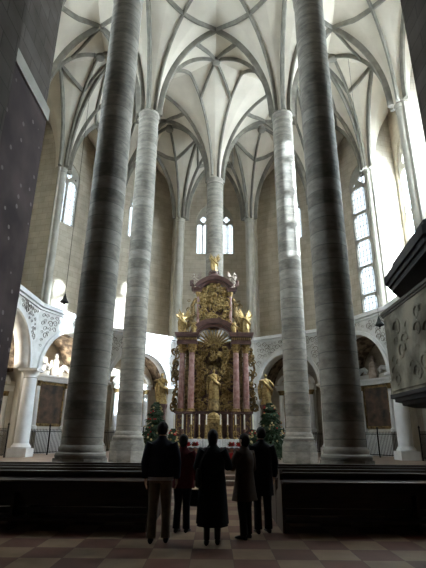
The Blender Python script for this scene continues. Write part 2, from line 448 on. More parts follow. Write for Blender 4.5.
for i, j in sorted(edges):
    if 4 in (i, j) and (2 in (i, j) or 3 in (i, j)): continue        # there the split rib takes the place of the arch
    a, b = P2(i), P2(j); m = (a + b) / 2
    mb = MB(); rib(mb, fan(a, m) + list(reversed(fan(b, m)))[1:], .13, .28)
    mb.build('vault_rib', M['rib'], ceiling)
for c, q, nd in stars:
    mb = MB()
    for v, p, t in nd:
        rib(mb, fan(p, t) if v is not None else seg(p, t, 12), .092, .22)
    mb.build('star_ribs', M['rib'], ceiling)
    z = vz(q.x, q.y)
    MB().lathe([(.0,-.34),(.2,-.36),(.3,-.3),(.34,-.18),(.3,.1)], (q.x, q.y, z), 14).build('vault_boss', M['rib'], ceiling)
# unseen lid added over the vault, so that daylight only comes through the windows
struct(MB().prism([(-16,10.2),(16,10.2),(16,42),(-16,42)], TOPZ, TOPZ + .4).build('ceiling.001', M['naveo'], smooth=False), 'unseen lid added over the vault to keep sky light out', 'lid')

# ------------------------------------------------------------------ columns
def column(x, y, z0, top, r, label, name='stone_column'):
    t = thing(name, label, 'column', (x, y, z0))
    h = top - z0
    oc = [(1.3*r/ math.cos(PI/8), 0), (1.3*r/math.cos(PI/8), .78), (1.2*r/math.cos(PI/8), .86), (1.2*r/math.cos(PI/8), .96)]
    MB().lathe(oc, seg=8, rz=PI/8).build('plinth', M['drum'], t)
    MB().lathe([(1.2*r,.96),(1.23*r,1.02),(1.19*r,1.1),(1.09*r,1.14),(1.11*r,1.22),(1.04*r,1.3),(r,1.34)], seg=40).build('base_moulding', M['drum'], t)
    MB().lathe([(r,1.3),(r*.995,h*.5),(r*.985,h-.45)], seg=56).build('shaft', M['drum'], t)
    MB().lathe([(r*.98,h-.47),(r*1.03,h-.44),(r*1.04,h-.36),(r*.985,h-.32),(r*.985,h-.1),(r*1.05,h-.04),(r*1.05,h+.02),(r*.8,h+.05)], seg=40).build('capital', M['drum'], t)
    return t
column(-4.0, 14.2, 0, HC, .615, 'thick grey stone column left of the aisle, nearest on the left').rotation_euler = (0, math.radians(.45), 0)   # leans a little
column(4.0, 14.2, 0, HC, .615, 'thick grey stone column right of the aisle, nearest on the right')
column(-4.0, 21.8, CZ, HC, .585, 'tall pale stone column left of the altar, second on the left')
column(4.0, 21.8, CZ, HC, .585, 'tall sunlit stone column right of the altar, second on the right')
column(MID[0], MID[1], CZ, 20.1, .63, 'single round stone column rising behind the gilded altar')

# ------------------------------------------------------------------ choir walls, windows
WN = [0]
def window(O, U, Nn, cx, z0, ztop, w, lights, transoms, glass):
    WN[0] += 1
    rise = w * .62; zs = ztop - rise
    root = bpy.data.objects.new('window_%d' % WN[0], None); C.objects.link(root); root['kind'] = 'structure'
    root['label'] = 'tall pointed choir window with stone tracery'; root['category'] = 'window'
    b = .06; g = .075
    outer = lancet(cx, z0, zs, w, rise)
    lw = (w - 2*b - (lights-1)*g) / lights
    holes = []
    head = zs - lw*.12 if lights == 2 else zs - .1
    for k in range(lights):
        lx = cx - w/2 + b + lw/2 + k*(lw + g)
        zz = [z0 + b] + [z0 + (head - z0) * q / (transoms + 1) for q in range(1, transoms + 1)]
        for q, zb in enumerate(zz):
            zt = zz[q+1] - g if q + 1 < len(zz) else head
            hw = min(lw*.5, .5)
            holes.append(lancet(lx, zb, zt - hw*1.1, lw, hw, 6))
    if lights == 2:
        holes.append(circle(cx, head + w*.23, w*.215, 24, 4, .14))
        for sx in (-1, 1): holes.append([(cx + sx*w*.40, head - w*.02), (cx + sx*w*.31, head + w*.06), (cx + sx*w*.28, head + w*.13), (cx + sx*w*.37, head + w*.16)])
    elif lights == 3:
        for sx in (-1, 1): holes.append(circle(cx + sx*w*.19, head + w*.16, w*.145, 24, 3, .12))
        holes.append(circle(cx, head + w*.38, w*.1, 20, 4, .14))
    else:
        for sx in (-1, 1): holes += [circle(cx + sx*w*.31, head + w*.125, w*.105, 24, 4, .14), circle(cx + sx*w*.12, head + w*.19, w*.085, 24, 4, .14), circle(cx + sx*w*.17, head + w*.345, w*.07, 20, 4, .1)]
        holes.append(circle(cx, head + w*.42, w*.085, 20, 4, .14))
    plate('tracery', outer, holes, .22, O, U, Nn, M['shaft'], root)
    plate('pane', lancet(cx, z0, zs, w, rise), [], .012, O, U, Nn, glass, root)
    # portal just outside the opening: lets the sky light in efficiently
    li = bpy.data.lights.new('daylight_portal', 'AREA'); li.shape = 'RECTANGLE'; li.size = w; li.size_y = ztop - z0
    li.cycles.is_portal = True
    lo = bpy.data.objects.new('daylight_portal', li); C.objects.link(lo)
    Nv = Vector(Nn)
    lo.location = Vector(O) + Vector(U)*cx + Vector((0,0,(z0+ztop)/2)) + Nv*.2
    lo.rotation_euler = Nv.to_track_quat('Z', 'Y').to_euler()
    return outer

names = ['right_front','right_nave','right_aisle','right_bay','right_apse','apse','left_apse','left_bay','left_aisle','left_nave','left_front']
#  window per bay: (width, z0, ztop, lights, transoms, shift)
WIN = {1: (4.2, 13.5, 22.2, 3, 2, 0), 2: (4.2, 9.8, 22.2, 3, 2, 1.0), 3: (2.9, 9.4, 22.6, 2, 4, -.45), 4: (2.1, 18.0, 22.6, 2, 0, 0), 5: (3.5, 17.4, 22.8, 6, 0, 0),
       6: (2.1, 18.0, 22.6, 2, 0, 0), 7: (2.1, 17.0, 22.4, 2, 0, .3), 9: (3.0, 14, 22.2, 3, 1, 0)}
for k in range(len(OUT) - 1):
    a, b = Vector(OUT[k]), Vector(OUT[k+1]); u = (b - a); L = u.length; u.normalize(); nn = Vector((u.y, -u.x))
    O = (a.x + nn.x*.25, a.y + nn.y*.25, 0); U = (u.x, u.y, 0); Nn = (nn.x, nn.y, 0)
    holes = []
    if k in WIN:
        w, z0, zt, li, tr, sh = WIN[k]; cx = L/2 + sh
        holes.append(window(O, U, Nn, cx, z0, zt, w, li, tr, M['glass_dim'] if k in (3,4,5,6,7) else M['glass']))
    wl = plate('wall_' + names[k], [(-.3, 0), (L + .3, 0), (L + .3, TOPZ), (-.3, TOPZ)], holes, .5, O, U, Nn, M['wall'])
    struct(wl, 'tall warm stone choir wall', 'wall')
TN = [0]
def trim(o, label, cat='trim'):
    TN[0] += 1; o.name = 'trim_%d' % TN[0]; return struct(o, label, cat)
for k in range(1, len(S) - 1):
    s, o = Vector(S[k]), Vector(OUT[k]); u = (o - s); L = u.length; u.normalize(); n = Vector((-u.y, u.x))
    pw = plate('wall_pier', [(-.1, 0), (L + .35, 0), (L + .35, TOPZ), (1.7, TOPZ), (1.7, HC + 5), (.5, HC + 3), (-.1, HC)], [], .62, (s.x, s.y, 0), (u.x, u.y, 0), (n.x, n.y, 0), M['pier'])
    nm = 'wall_pier_' + ('right' if s.x > 0 else 'left')
    pw.name = nm; struct(pw, 'stone wall pier between the choir windows', 'pier')
    sh = MB().lathe([(.56,0),(.56,.6),(.42,.75),(.42,HC-.42)], (s.x, s.y, 8.0), 14)
    sh = MB()
    sh.lathe([(.4,8.9),(.4,9.3),(.27,9.45),(.26,HC-.3),(.30,HC-.26),(.28,HC-.18),(.33,HC),(.2,HC+.1)], (s.x - u.x*.1, s.y - u.y*.1, 0), 18)
    for sx in (-1, 1): sh.lathe([(.15,8.9),(.15,9.2),(.09,9.3),(.09,HC-.3),(.14,HC-.05),(.08,HC+.1)], (s.x + n.x*.31*sx, s.y + n.y*.31*sx, 0), 10)
    trim(sh.build('trim', M['shaft']), 'slender round wall shaft carrying vault ribs', 'shaft')
    # lower part of the pier, between two chapels
    r = Vector(RG[k]); v = (o - r); L2 = v.length; v.normalize(); n2 = Vector((-v.y, v.x))
    lp = plate('wall_chapel', [(.45, 0), (L2, 0), (L2, 9.0), (.45, 9.0)], [], .7, (r.x, r.y, 0), (v.x, v.y, 0), (n2.x, n2.y, 0), M['chapel'])
    lp.name = 'wall_chapel_' + ('right' if s.x > 0 else 'left'); struct(lp, 'dividing wall between two side chapels', 'wall')

# chapel arcade: white stuccoed wall with round arches on white pillars, gallery on top
SPR = 5.1; RT = 9.0
def scroll(mb, c, U, Nn, s, flip=1, fat=1.0):
    pts = []; rad = []
    for k in range(22):
        a = k * .42; r = s * (1 - k/24.0)
        p = Vector(c) + Vector(U) * (r*math.cos(a)*flip) + Vector((0,0,1)) * (r*math.sin(a)); pts.append(p); rad.append(.1*s*fat*(1 - k/30))
    mb.tube(pts, rad, 5)
pil = None
for k in range(1, len(RG) - 2):
    a, b = Vector(RG[k]), Vector(RG[k+1]); u = (b - a); L = u.length; u.normalize(); nn = Vector((u.y, -u.x))
    if k == 5: pass
    r = (L - .95) / 2; r = min(r, 2.75); cx = L/2
    side = 'right' if k < 5 else ('left' if k > 5 else 'apse')
    outl = [(-.05, RT), (-.05, SPR), (cx - r, SPR)] + [(cx - r*math.cos(q*PI/24), SPR + r*math.sin(q*PI/24)) for q in range(1, 24)] + [(cx + r, SPR), (L + .05, SPR), (L + .05, RT)]
    O = (a.x + nn.x*.4, a.y + nn.y*.4, 0)
    w = plate('wall_arcade_' + side, outl, [], .8, O, (u.x, u.y, 0), (nn.x, nn.y, 0), M['stucco']); struct(w, 'white stuccoed chapel arcade wall', 'wall')
    # mouldings
    mb = MB(); ang = math.atan2(u.y, u.x); c = a + u*(L/2)
    mb.box((c.x - nn.x*.08, c.y - nn.y*.08, RT - .12), (L + .15, .3, .24), ang); mb.box((c.x - nn.x*.02, c.y - nn.y*.02, RT - .34), (L + .1, .2, .12), ang)
    rg = []
    for q in range(25):
        an = q*PI/24; ring = []
        for (dr, dn) in ((-.02,.02),(-.02,-.1),(.22,-.1),(.26,.02)):
            uu = cx - (r + dr)*math.cos(an); zz = SPR + (r + dr)*math.sin(an)
            p = a + u*uu + nn*dn; ring.append((p.x, p.y, zz))
        rg.append(ring)
    mb.loft(rg)
    mb.build('arch_moulding', M['white'], w)
    # stucco relief in the spandrels and along the parapet
    mb = MB(); rr = random.Random(k); seen = []
    for q in range(420):
        uu = rr.uniform(.3, L - .3); zz = rr.uniform(SPR + .5, RT - .55)
        dd = math.hypot(uu - cx, max(zz - SPR, 0))
        if dd < r + .46 or any((p_[0] - uu)**2 + (p_[1] - zz)**2 < .055 for p_ in seen): continue
        seen.append((uu, zz))
        p = a + u*uu - nn*.02
        scroll(mb, (p.x, p.y, zz), (u.x, u.y, 0), (nn.x, nn.y, 0), rr.uniform(.10, .24), rr.choice((-1, 1)), 1.5)
    mb.build('stucco_relief', M['stuccog'], w)
    # coffered barrel vault over the chapel behind the arch
    rg = []
    for q in range(25):
        an = q*PI/24; ring = []
        for dr, dn in ((.12,.75),(.12,2.9),(.2,2.9),(.2,.75)):
            p = a + u*(cx - (r + dr)*math.cos(an)) + nn*dn; ring.append((p.x, p.y, SPR + (r + dr)*math.sin(an)))
        rg.append(ring)
    mb = MB().loft(rg); trim(mb.build('trim', M['coffer']), 'brown coffered barrel vault of a side chapel', 'vault')
    # gallery floor / chapel ceiling
    c0, c1 = Vector(OUT[k]), Vector(OUT[k+1])
    sl = MB().prism([tuple(a + nn*.5), tuple(b + nn*.5), tuple(c1 + nn*.1), tuple(c0 + nn*.1)], RT - .75, RT - .35)
    trim(sl.build('trim', M['chapel'], smooth=False), 'gallery floor above the side chapel', 'floor')
PL = {3: ('white round pillar between the two right chapels under the pulpit', 'white round pillar between the two left chapels at the far left'),
      4: ('white pillar of the chapel arcade right of the sunlit column', 'white pillar of the chapel arcade behind the left columns'),
      2: ('white pillar of the right arcade nearest the pulpit', 'white pillar of the left arcade nearest the painted pier'),
      5: ('white arcade pillar just behind the altar on its right', 'white arcade pillar just behind the altar on its left')}
for k, lbs in PL.items():
    for sg, lb in zip((1, -1), lbs):
        x, y = RR[k][0]*sg, RR[k][1]
        if pil is None:
            t = thing('chapel_pillar', lb, 'pillar', (x, y, CZ)); pil = t; H = SPR - CZ
            MB().box((0,0,.22), (1.02,1.02,.44)).build('plinth', M['stucco'], t, smooth=False)
            MB().lathe([(.5,.44),(.52,.5),(.48,.58),(.43,.62),(.4,.7)], seg=24).build('base', M['white'], t)
            MB().lathe([(.39,.62),(.39,H*.4),(.345,H-.5)], seg=28).build('shaft', M['white'], t)
            mb = MB().lathe([(.345,H-.52),(.39,H-.48),(.36,H-.42),(.38,H-.3),(.5,H-.14)], seg=24); mb.box((0,0,H-.07), (1.05,1.05,.15))
            mb.build('capital', M['stucco'], t)
        else: dup(pil, (x, y, CZ), 0, lb)

# ------------------------------------------------------------------ floors
f = MB().box((0, 3.5, -.1), (26, 30, .2)).build('floor', M['floor'], smooth=False); struct(f, 'checkered red and beige marble floor', 'floor')
st = MB()
for k in range(3):
    y0 = 16.4 + .36*k; st.box((0, (y0 + 44)/2, .075 + .15*k), (27.5, 44 - y0, .15))
struct(st.build('floor.001', M['cfloor'], smooth=False), 'raised choir floor with three steps', 'floor')

# ------------------------------------------------------------------ nave: dark walls, piers and ceiling around the camera
def nbox(name, c, d, m, lb):
    mb = MB(); x, y, z = d; vs = plate
    o = MB().box(c, d).build(name, m, smooth=False); return struct(o, lb, 'wall')
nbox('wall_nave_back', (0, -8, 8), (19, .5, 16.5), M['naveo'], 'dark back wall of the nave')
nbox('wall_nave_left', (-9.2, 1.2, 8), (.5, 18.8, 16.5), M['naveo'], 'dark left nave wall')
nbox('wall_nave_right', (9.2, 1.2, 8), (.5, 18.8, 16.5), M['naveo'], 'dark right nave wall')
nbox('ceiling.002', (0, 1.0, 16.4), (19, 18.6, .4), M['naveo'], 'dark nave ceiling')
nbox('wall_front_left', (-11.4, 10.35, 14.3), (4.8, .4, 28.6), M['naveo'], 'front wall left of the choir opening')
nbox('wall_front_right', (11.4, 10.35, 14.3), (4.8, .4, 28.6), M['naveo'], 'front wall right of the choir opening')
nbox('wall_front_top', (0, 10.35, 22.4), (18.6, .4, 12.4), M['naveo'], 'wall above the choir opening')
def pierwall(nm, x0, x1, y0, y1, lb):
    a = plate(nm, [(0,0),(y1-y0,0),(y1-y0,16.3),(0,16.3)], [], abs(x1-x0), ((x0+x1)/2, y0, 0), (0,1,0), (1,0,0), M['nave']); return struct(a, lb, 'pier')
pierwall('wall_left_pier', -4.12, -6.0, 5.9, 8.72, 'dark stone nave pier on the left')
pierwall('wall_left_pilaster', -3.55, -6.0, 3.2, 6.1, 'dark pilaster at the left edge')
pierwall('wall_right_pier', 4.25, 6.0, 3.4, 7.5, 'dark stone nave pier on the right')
# fresco on the left pier
t = thing('pier_painting', 'huge dark speckled painting with grey border on the left pier', 'painting', (-4.07, 7.28, 0))
MB().box((0, .125, 5.15), (.08, 2.5, 7.1)).build('canvas', M['fresco'], t, smooth=False)
MB().box((.02, .125, 8.85), (.12, 2.52, .34)).build('border', M['shaft'], t, smooth=False)['label'] = 'pale grey upper border'

# ------------------------------------------------------------------ pews
def pew(x0, x1, y, label):
    w = x1 - x0; t = thing('church_pew', label, 'pew', ((x0+x1)/2, y, 0), 0, None)
    MB().box((0, .03, .66), (w, .045, .56), rx=-.06).build('backrest', M['wood'], t, smooth=False)
    mb = MB(); mb.box((0, .0, .955), (w, .13, .05)); mb.box((0, .02, .9), (w, .08, .06)); mb.build('top_rail', M['wood'], t, smooth=False)
    MB().box((0, .27, .43), (w, .42, .045)).build('seat', M['wood'], t, smooth=False)
    MB().box((0, -.17, .84), (w, .24, .03), rx=.18).build('book_shelf', M['wood'], t, smooth=False)
    MB().box((0, -.22, .2), (w, .2, .05), rx=.1).build('kneeler', M['wood'], t, smooth=False)
    MB().box((0, .04, .3), (w, .04, .1)).build('lower_rail', M['wood'], t, smooth=False)
    n = 3
    for k in range(n + 1):
        px = -w/2 + w*k/n
        if k in (0, n):
            mb = MB(); pr = [(-.3,0),(.5,0),(.5,.5),(.42,.62),(.2,.68),(.12,.9),(.06,1.02),(-.06,1.04),(-.12,.96),(-.12,.86),(-.3,.8)]
            mb.loft([[(px-.03, a, b) for a, b in pr], [(px+.03, a, b) for a, b in pr]]); mb.build('pew_end', M['wood'], t, smooth=False)
        else: MB().box((px, .1, .3), (.05, .6, .6)).build('support', M['wood'], t, smooth=False)
    return t
ordn = ['rearmost', 'second', 'third', 'foremost']
for k in range(4):
    y = 9.12 + .86*k
    how = {0: 'rearmost, facing the viewer with its full back', 1: 'second row from the back', 2: 'third row from the back', 3: 'foremost row beside the near column'}[k]
    pew(-8.7, -1.17, y, 'dark wooden pew left of the aisle, ' + how); pew(1.28, 8.7, y, 'dark wooden pew right of the aisle, ' + how)

# ------------------------------------------------------------------ pulpit on the right
t = thing('pulpit', 'worn marble pulpit with dark wooden mouldings on the right pier', 'pulpit', (0, 0, 0))
def inset(poly, d):
    c = Vector((sum(p[0] for p in poly)/len(poly), sum(p[1] for p in poly)/len(poly)))
    return [tuple(Vector(p) + (c - Vector(p)).normalized()*d) for p in poly]
pp = [(4.3,8.3),(3.6,8.3),(2.99,7.55),(2.93,5.5),(3.5,4.8),(4.3,4.8)]
MB().prism(pp, 2.3, 3.66).build('parapet', M['pulpit'], t, smooth=False)
mb = MB(); mb.prism(inset(pp, -.06), 3.66, 3.71); mb.prism(inset(pp, -.03), 3.62, 3.66); mb.build('hand_rail', M['wood'], t, smooth=False)
mb = MB(); mb.prism(inset(pp, -.05), 2.24, 2.3); mb.prism(inset(pp, .03), 2.18, 2.24); mb.prism(inset(pp, .16), 2.12, 2.18); mb.build('base_moulding', M['wood2'], t, smooth=False)
cc = (4.1, 6.3)
mb = MB(); mb.loft([[(cc[0] + (x-cc[0])*f_, cc[1] + (y-cc[1])*f_, z) for x, y in pp] for f_, z in ((.7,2.13),(.45,1.75),(.25,1.2),(.2,.2),(.3,0))]); mb.build('corbel', M['nave'], t, smooth=False)
mb = MB(); r7 = random.Random(5)
for q in range(26): yq = 5.7 + r7.random()*1.65; scroll(mb, (2.92 + (yq - 5.5)*.029, yq, 2.46 + r7.random()**1.6*.95), (0,1,0), (1,0,0), r7.uniform(.07,.16), r7.choice((-1,1)), 3.0)
mb.box((2.953, 6.52, 2.95), (.03, 1.95, 1.2), rz=-.029); mb.build('carved_relief', M['pulpit'], t)
t = thing('pulpit_canopy', 'dark stepped wooden sounding board above the marble pulpit', 'canopy', (0, 0, 0))
cp = [(4.3,8.9),(3.9,8.7),(3.27,8.0),(2.97,5.72),(3.6,4.7),(4.3,4.7)]
for nm, d, z0, z1 in (('cornice', 0, 4.39, 4.53), ('moulding', .08, 4.3, 4.39), ('soffit', .16, 4.2, 4.3), ('crown', .25, 4.53, 4.72)):
    MB().prism(inset(cp, d), z0, z1).build(nm, M['wood2'], t, smooth=False)

# ------------------------------------------------------------------ hanging lamps
def hanging_lamp(x, y, z, label, first=[None]):
    if first[0] is None:
        t = thing('hanging_lamp', label, 'lamp', (x, y, z)); first[0] = t
        MB().lathe([(.02,.5),(.04,.48),(.05,.4),(.08,.35),(.11,.24),(.17,.13),(.22,.06),(.23,.0),(.18,-.02),(.08,-.05),(.02,-.12)], seg=16).build('lamp_body', M['iron'], t)
        MB().tube([(0,0,.48),(0,0,vz(x, y) - z)], .012, 6).build('wire', M['iron'], t)
        MB().lathe([(.0,-.11),(.04,-.15),(.0,-.2)], seg=8).build('finial', M['iron'], t)
        return t
    return dup(first[0], (x, y, z), 0, label)
hanging_lamp(-8.35, 23.5, 8.55, 'dark bell-shaped lamp on a long wire before the left arcade')
hanging_lamp(8.7, 22.6, 7.15, 'dark bell-shaped lamp on a long wire next to the pulpit rim')
hanging_lamp(6.4, 25.6, 6.2, 'dark bell-shaped lamp on a wire between the two right columns')

# ------------------------------------------------------------------ chapels: altars, grilles, added lamps
ca = None
def chapel_altar(x, y, rz, label):
    global ca
    if ca is not None: return dup(ca, (x, y, CZ), rz, label, scale=(1.4, 1.1, 1.3) if 'arch at the far' not in label and 'deep in' not in label else None)
    t = thing('chapel_altar', label, 'altar', (x, y, CZ), rz); ca = t
    MB().box((0, -.35, .5), (2.0, .7, 1.0)).build('altar_table', M['white'], t, smooth=False)
    MB().box((0, -.37, 1.03), (2.1, .78, .06)).build('altar_cloth', M['lace'], t, smooth=False)
    MB().box((0, .12, 2.0), (2.1, .25, 4.0)).build('back_panel', M['chapel'], t, smooth=False)
    MB().box((0, -.02, 2.35), (1.3, .06, 1.9)).build('painting', M['canvas'], t, smooth=False)
    mb = MB()
    for q in (-1, 1): mb.box((q*.72, -.03, 2.35), (.14, .12, 2.1))
    for q in (-1, 1): mb.box((0, -.03, 2.35 + q*1.02), (1.5, .12, .14))
    mb.build('picture_frame', M['goldd'], t, smooth=False)
    for q in (-1, 1):
        c = MB().lathe([(.2,1.1),(.2,1.25),(.14,1.32),(.14,1.5),(.12,3.2)], (q*.86, -.12, 0), 14).build('column', M['white'], t)
        MB().lathe([(.12,3.18),(.2,3.4),(.22,3.45)], (q*.86, -.12, 0), 12).build('capital', M['goldd'], c)
    mb = MB(); mb.box((0, -.05, 3.55), (2.2, .5, .2)); mb.box((0, -.08, 3.7), (2.35, .6, .1)); mb.build('entablature', M['stucco'], t, smooth=False)
    for q in (-1, 1):
        pts = [(q*1.05,-.1,3.8),(q*.95,-.1,4.05),(q*.75,-.1,4.25),(q*.5,-.1,4.3),(q*.38,-.1,4.2),(q*.42,-.1,4.08),(q*.5,-.1,4.12)]
        MB().tube(pts, [.1,.12,.13,.12,.1,.08,.05], 8).build('pediment_scroll', M['stucco'], t)
    mb = MB().lathe([(.26,3.75),(.24,4.0),(.16,4.3),(.17,4.55),(.08,4.66),(.11,4.78),(.1,4.9),(.0,4.98)], (0,-.1,0), 12); mb.build('figure', M['silver'], t)
    return t
CHL = {2: ('chapel altar deep in the right chapel behind the pulpit', 'chapel altar with pale figure in the arch at the far left'),
       3: ('chapel altar in the dark arch between near right column and pulpit', 'brightly lit white chapel altar beside the near left column'),
       4: ('chapel altar in the dim arch right of the main altar', 'chapel altar in the pale arch left of the main altar')}
grl = None
GRL = {2: ('iron railing in the right chapel arch behind the pulpit', 'iron railing in the arch at the far left'),
       3: ('iron railing in the arch between near right column and pulpit', 'iron railing before the bright chapel beside the near left column'),
       4: ('iron railing in the dim arch right of the main altar', 'iron railing in the pale arch left of the main altar')}
LMP = {2: 'added lamp brightening the chapel at the far left', 3: 'added lamp brightening the chapel beside the near left column', 4: 'added lamp brightening the pale chapel left of the altar'}
lmp = None
for k in (2, 3, 4):
    for sg in (0, 1):
        kk = k if sg == 0 else len(RG) - 2 - k
        a, b = Vector(RG[kk]), Vector(RG[kk+1]); c0, c1 = Vector(OUT[kk]), Vector(OUT[kk+1])
        u = (b - a).normalized(); m = (c0 + c1)/2; uo = (c1 - c0).normalized(); no = Vector((uo.y, -uo.x))
        ang = math.atan2(uo.y, uo.x)
        vk = k + 1 if sg == 0 else len(RG) - 1 - (k + 1)
        r_ = Vector(RG[vk]); o_ = Vector(OUT[vk]); v_ = (o_ - r_).normalized(); n_ = Vector((-v_.y, v_.x))
        if n_.dot(m - r_) < 0: n_ = -n_
        pc = m - no*.55
        ang_a = ang + PI if k > 2 else math.atan2(n_.x, -n_.y)
        if k == 2: pc = r_ + v_*(.45 + ((o_ - r_).length - .45)*.48) + n_*.62
        chapel_altar(pc.x, pc.y, ang_a, CHL[k][sg])
        m2 = (a + b)/2; nn = Vector((u.y, -u.x)); p = m2 + nn*.45
        if grl is None:
            t = thing('chapel_railing', GRL[k][sg], 'railing', (p.x, p.y, CZ), math.atan2(u.y, u.x)); grl = t
            for q in (-2.45, -.8, .8, 2.45):
                MB().lathe([(.04,0),(.04,1.6),(.06,1.64),(.0,1.75)], (q,0,0), 8).build('post', M['iron'], t)
            for z in (.15, 1.3): MB().box((0,0,z), (4.9,.04,.04)).build('rail', M['iron'], t, smooth=False)
            mb = MB()
            for q in range(41): mb.tube([(-2.4+q*.12,0,.1),(-2.4+q*.12,0,1.45)], [.017,.014], 5)
            mb.build('bars', M['iron'], t)
        else: dup(grl, (p.x, p.y, CZ), math.atan2(u.y, u.x), GRL[k][sg])
        if sg == 1:
            # lamp added to brighten the left chapels, set at the outer wall
            q = m - no*.42
            l = bpy.data.lights.new('chapel_fill_light', 'POINT'); l.energy = {2: 120, 3: 800, 4: 150}[k]; l.color = (1, .95, .86); l.shadow_soft_size = .15
            lo = bpy.data.objects.new('chapel_fill_light', l); C.objects.link(lo)
            if lmp is None:
                t = thing('wall_lamp', LMP[k], 'lamp', (q.x, q.y, 5.6), math.atan2(no.y, no.x), 'added chapel lamps'); lmp = t
                mb = MB().tube([(.3,0,-.35),(.12,0,-.4),(.02,0,-.3),(0,0,-.2)], .025, 8); mb.box((.3,0,-.35), (.05,.16,.3)); mb.build('bracket', M['iron'], t)
                MB().lathe([(.03,-.2),(.12,-.16),(.14,-.1),(.13,-.1),(.02,-.17)], seg=14).build('drip_pan', M['goldd'], t)
                MB().ball((0,0,0), .09).build('bulb', M['bulb'], t)
            else: dup(lmp, (q.x, q.y, 5.6), math.atan2(no.y, no.x), LMP[k])
            lo.location = (q.x - no.x*.35, q.y - no.y*.35, 5.95)

# ------------------------------------------------------------------ figures (statues)
def skin_mesh(name, verts, eds, rads, m, parent=None, root=0, sub=1, extra=None):
    me = bpy.data.meshes.new(name); me.from_pydata([tuple(v) for v in verts], eds, []); me.update()
    o = bpy.data.objects.new(name, me); C.objects.link(o)
    md = o.modifiers.new('skin', 'SKIN'); md.use_smooth_shade = True
    sv = me.skin_vertices[0].data
    for i, r in enumerate(rads): sv[i].radius = r if hasattr(r, '__len__') else (r, r)
    sv[root].use_root = True
    if sub: o.modifiers.new('sub', 'SUBSURF').levels = sub
    dg = bpy.context.evaluated_depsgraph_get(); dg.update()
    nm = bpy.data.meshes.new_from_object(o.evaluated_get(dg), depsgraph=dg)
    bpy.data.objects.remove(o); nm.name = name
    if extra: 
        bm = bmesh.new(); bm.from_mesh(nm)
        me2 = bpy.data.meshes.new('x'); me2.from_pydata(extra.v, [], extra.f); bm.from_mesh(me2); bmesh.ops.recalc_face_normals(bm, faces=bm.faces); bm.to_mesh(nm); bm.free()
    for p in nm.polygons: p.use_smooth = True
    nm.materials.clear(); nm.materials.append(m)
    ob = bpy.data.objects.new(name, nm); C.objects.link(ob)
    if parent: ob.parent = parent
    return ob
def statue(name, label, cat, loc, rz, h, m, arms=((-.35,-.1,.75),(.35,-.1,.6)), wings=False, group=None, lean=0.0, seated=False):
    """draped figure: skirted robe, torso, head, two arms; faces -Y"""
    t = thing(name, label, cat, loc, rz, group)
    k = h / 1.75
    mb = MB(); rings = []
    prof = [(.29,.0),(.30,.1),(.27,.3),(.285,.5),(.25,.75),(.24,.95),(.195,1.08),(.22,1.22),(.235,1.35),(.17,1.46),(.07,1.5),(.06,1.55)]
    if seated: prof = [(.3,.5),(.33,.58),(.34,.75),(.24,.92),(.17,1.08),(.19,1.22),(.205,1.35),(.15,1.46),(.06,1.5),(.055,1.55)]
    for r, z in prof:
        ring = []
        for q in range(18):
            a = 2*PI*q/18; f_ = 1 + (.12*math.cos(5*a + z*2.4) + .06*math.cos(9*a - z*4) if z < 1.0 else .03*math.cos(5*a))
            ring.append(((r*f_*math.cos(a) + lean*z*.2)*k, r*f_*.78*math.sin(a)*k, z*k))
        rings.append(ring)
    mb.loft(rings)
    if seated:
        for sx in (-1, 1): mb.tube([(sx*.12*k,0,.7*k),(sx*.14*k,-.32*k,.66*k),(sx*.13*k,-.36*k,.3*k),(sx*.13*k,-.4*k,.05*k)], [.15*k,.12*k,.09*k,.06*k], 8)
    hx = lean*1.6*.2*k
    mb.ball((hx, -.01*k, 1.64*k), (.085*k,.1*k,.115*k), 12, 8); mb.ball((hx, -.1*k, 1.63*k), (.015*k,.025*k,.03*k), 6, 4)
    for sx, hd in zip((-1, 1), arms):
        hx_, hy, hz = hd
        mb.tube([(sx*.17*k + hx, 0, 1.4*k), ((sx*.3 + hx_*.2)*k, hy*.4*k, (1.4 + hz*1.75)/2*k*.97), (hx_*k, (hy-.1)*k, hz*1.75*k)], [.08*k,.07*k,.045*k], 8)
        mb.ball((hx_*k, (hy-.12)*k, hz*1.75*k), (.04*k,.05*k,.05*k), 6, 4)
    mb.tube([(-.22*k + hx,-.1*k,1.38*k),(-.05*k,-.2*k,1.15*k),(.2*k,-.2*k,.92*k),(.34*k,-.06*k,.85*k),(.36*k,.04*k,.55*k)], [.06*k,.09*k,.1*k,.1*k,.05*k], 8)
    mb.tube([(-.26*k,.06*k,1.36*k),(-.36*k,.1*k,1.0*k),(-.33*k,.1*k,.6*k),(-.36*k,.08*k,.3*k)], [.08*k,.12*k,.12*k,.05*k], 8)
    mb.build('figure_body', m, t)
    MB().lathe([(.075*k,1.63*k),(.1*k,1.69*k),(.085*k,1.76*k),(.03*k,1.79*k)], (hx,.015*k,0), 10).build('hair', M['goldd'] if m is not M['silver'] else M['stucco'], t)
    if wings:
        for sx in (-1, 1):
            w = MB(); 
            for q in range(7):
                a = .45 + q*.2; L = (.95 - q*.08)*k
                p0 = Vector((sx*.08*k, .14*k, 1.38*k - q*.03*k)); d = Vector((sx*math.sin(a), .18, math.cos(a)*.9 + .05))
                w.tube([p0, p0 + d*L*.5, p0 + d*L], [.06*k,.09*k,.02*k], 5, .4)
            w.build('wing', m, t)
    return t

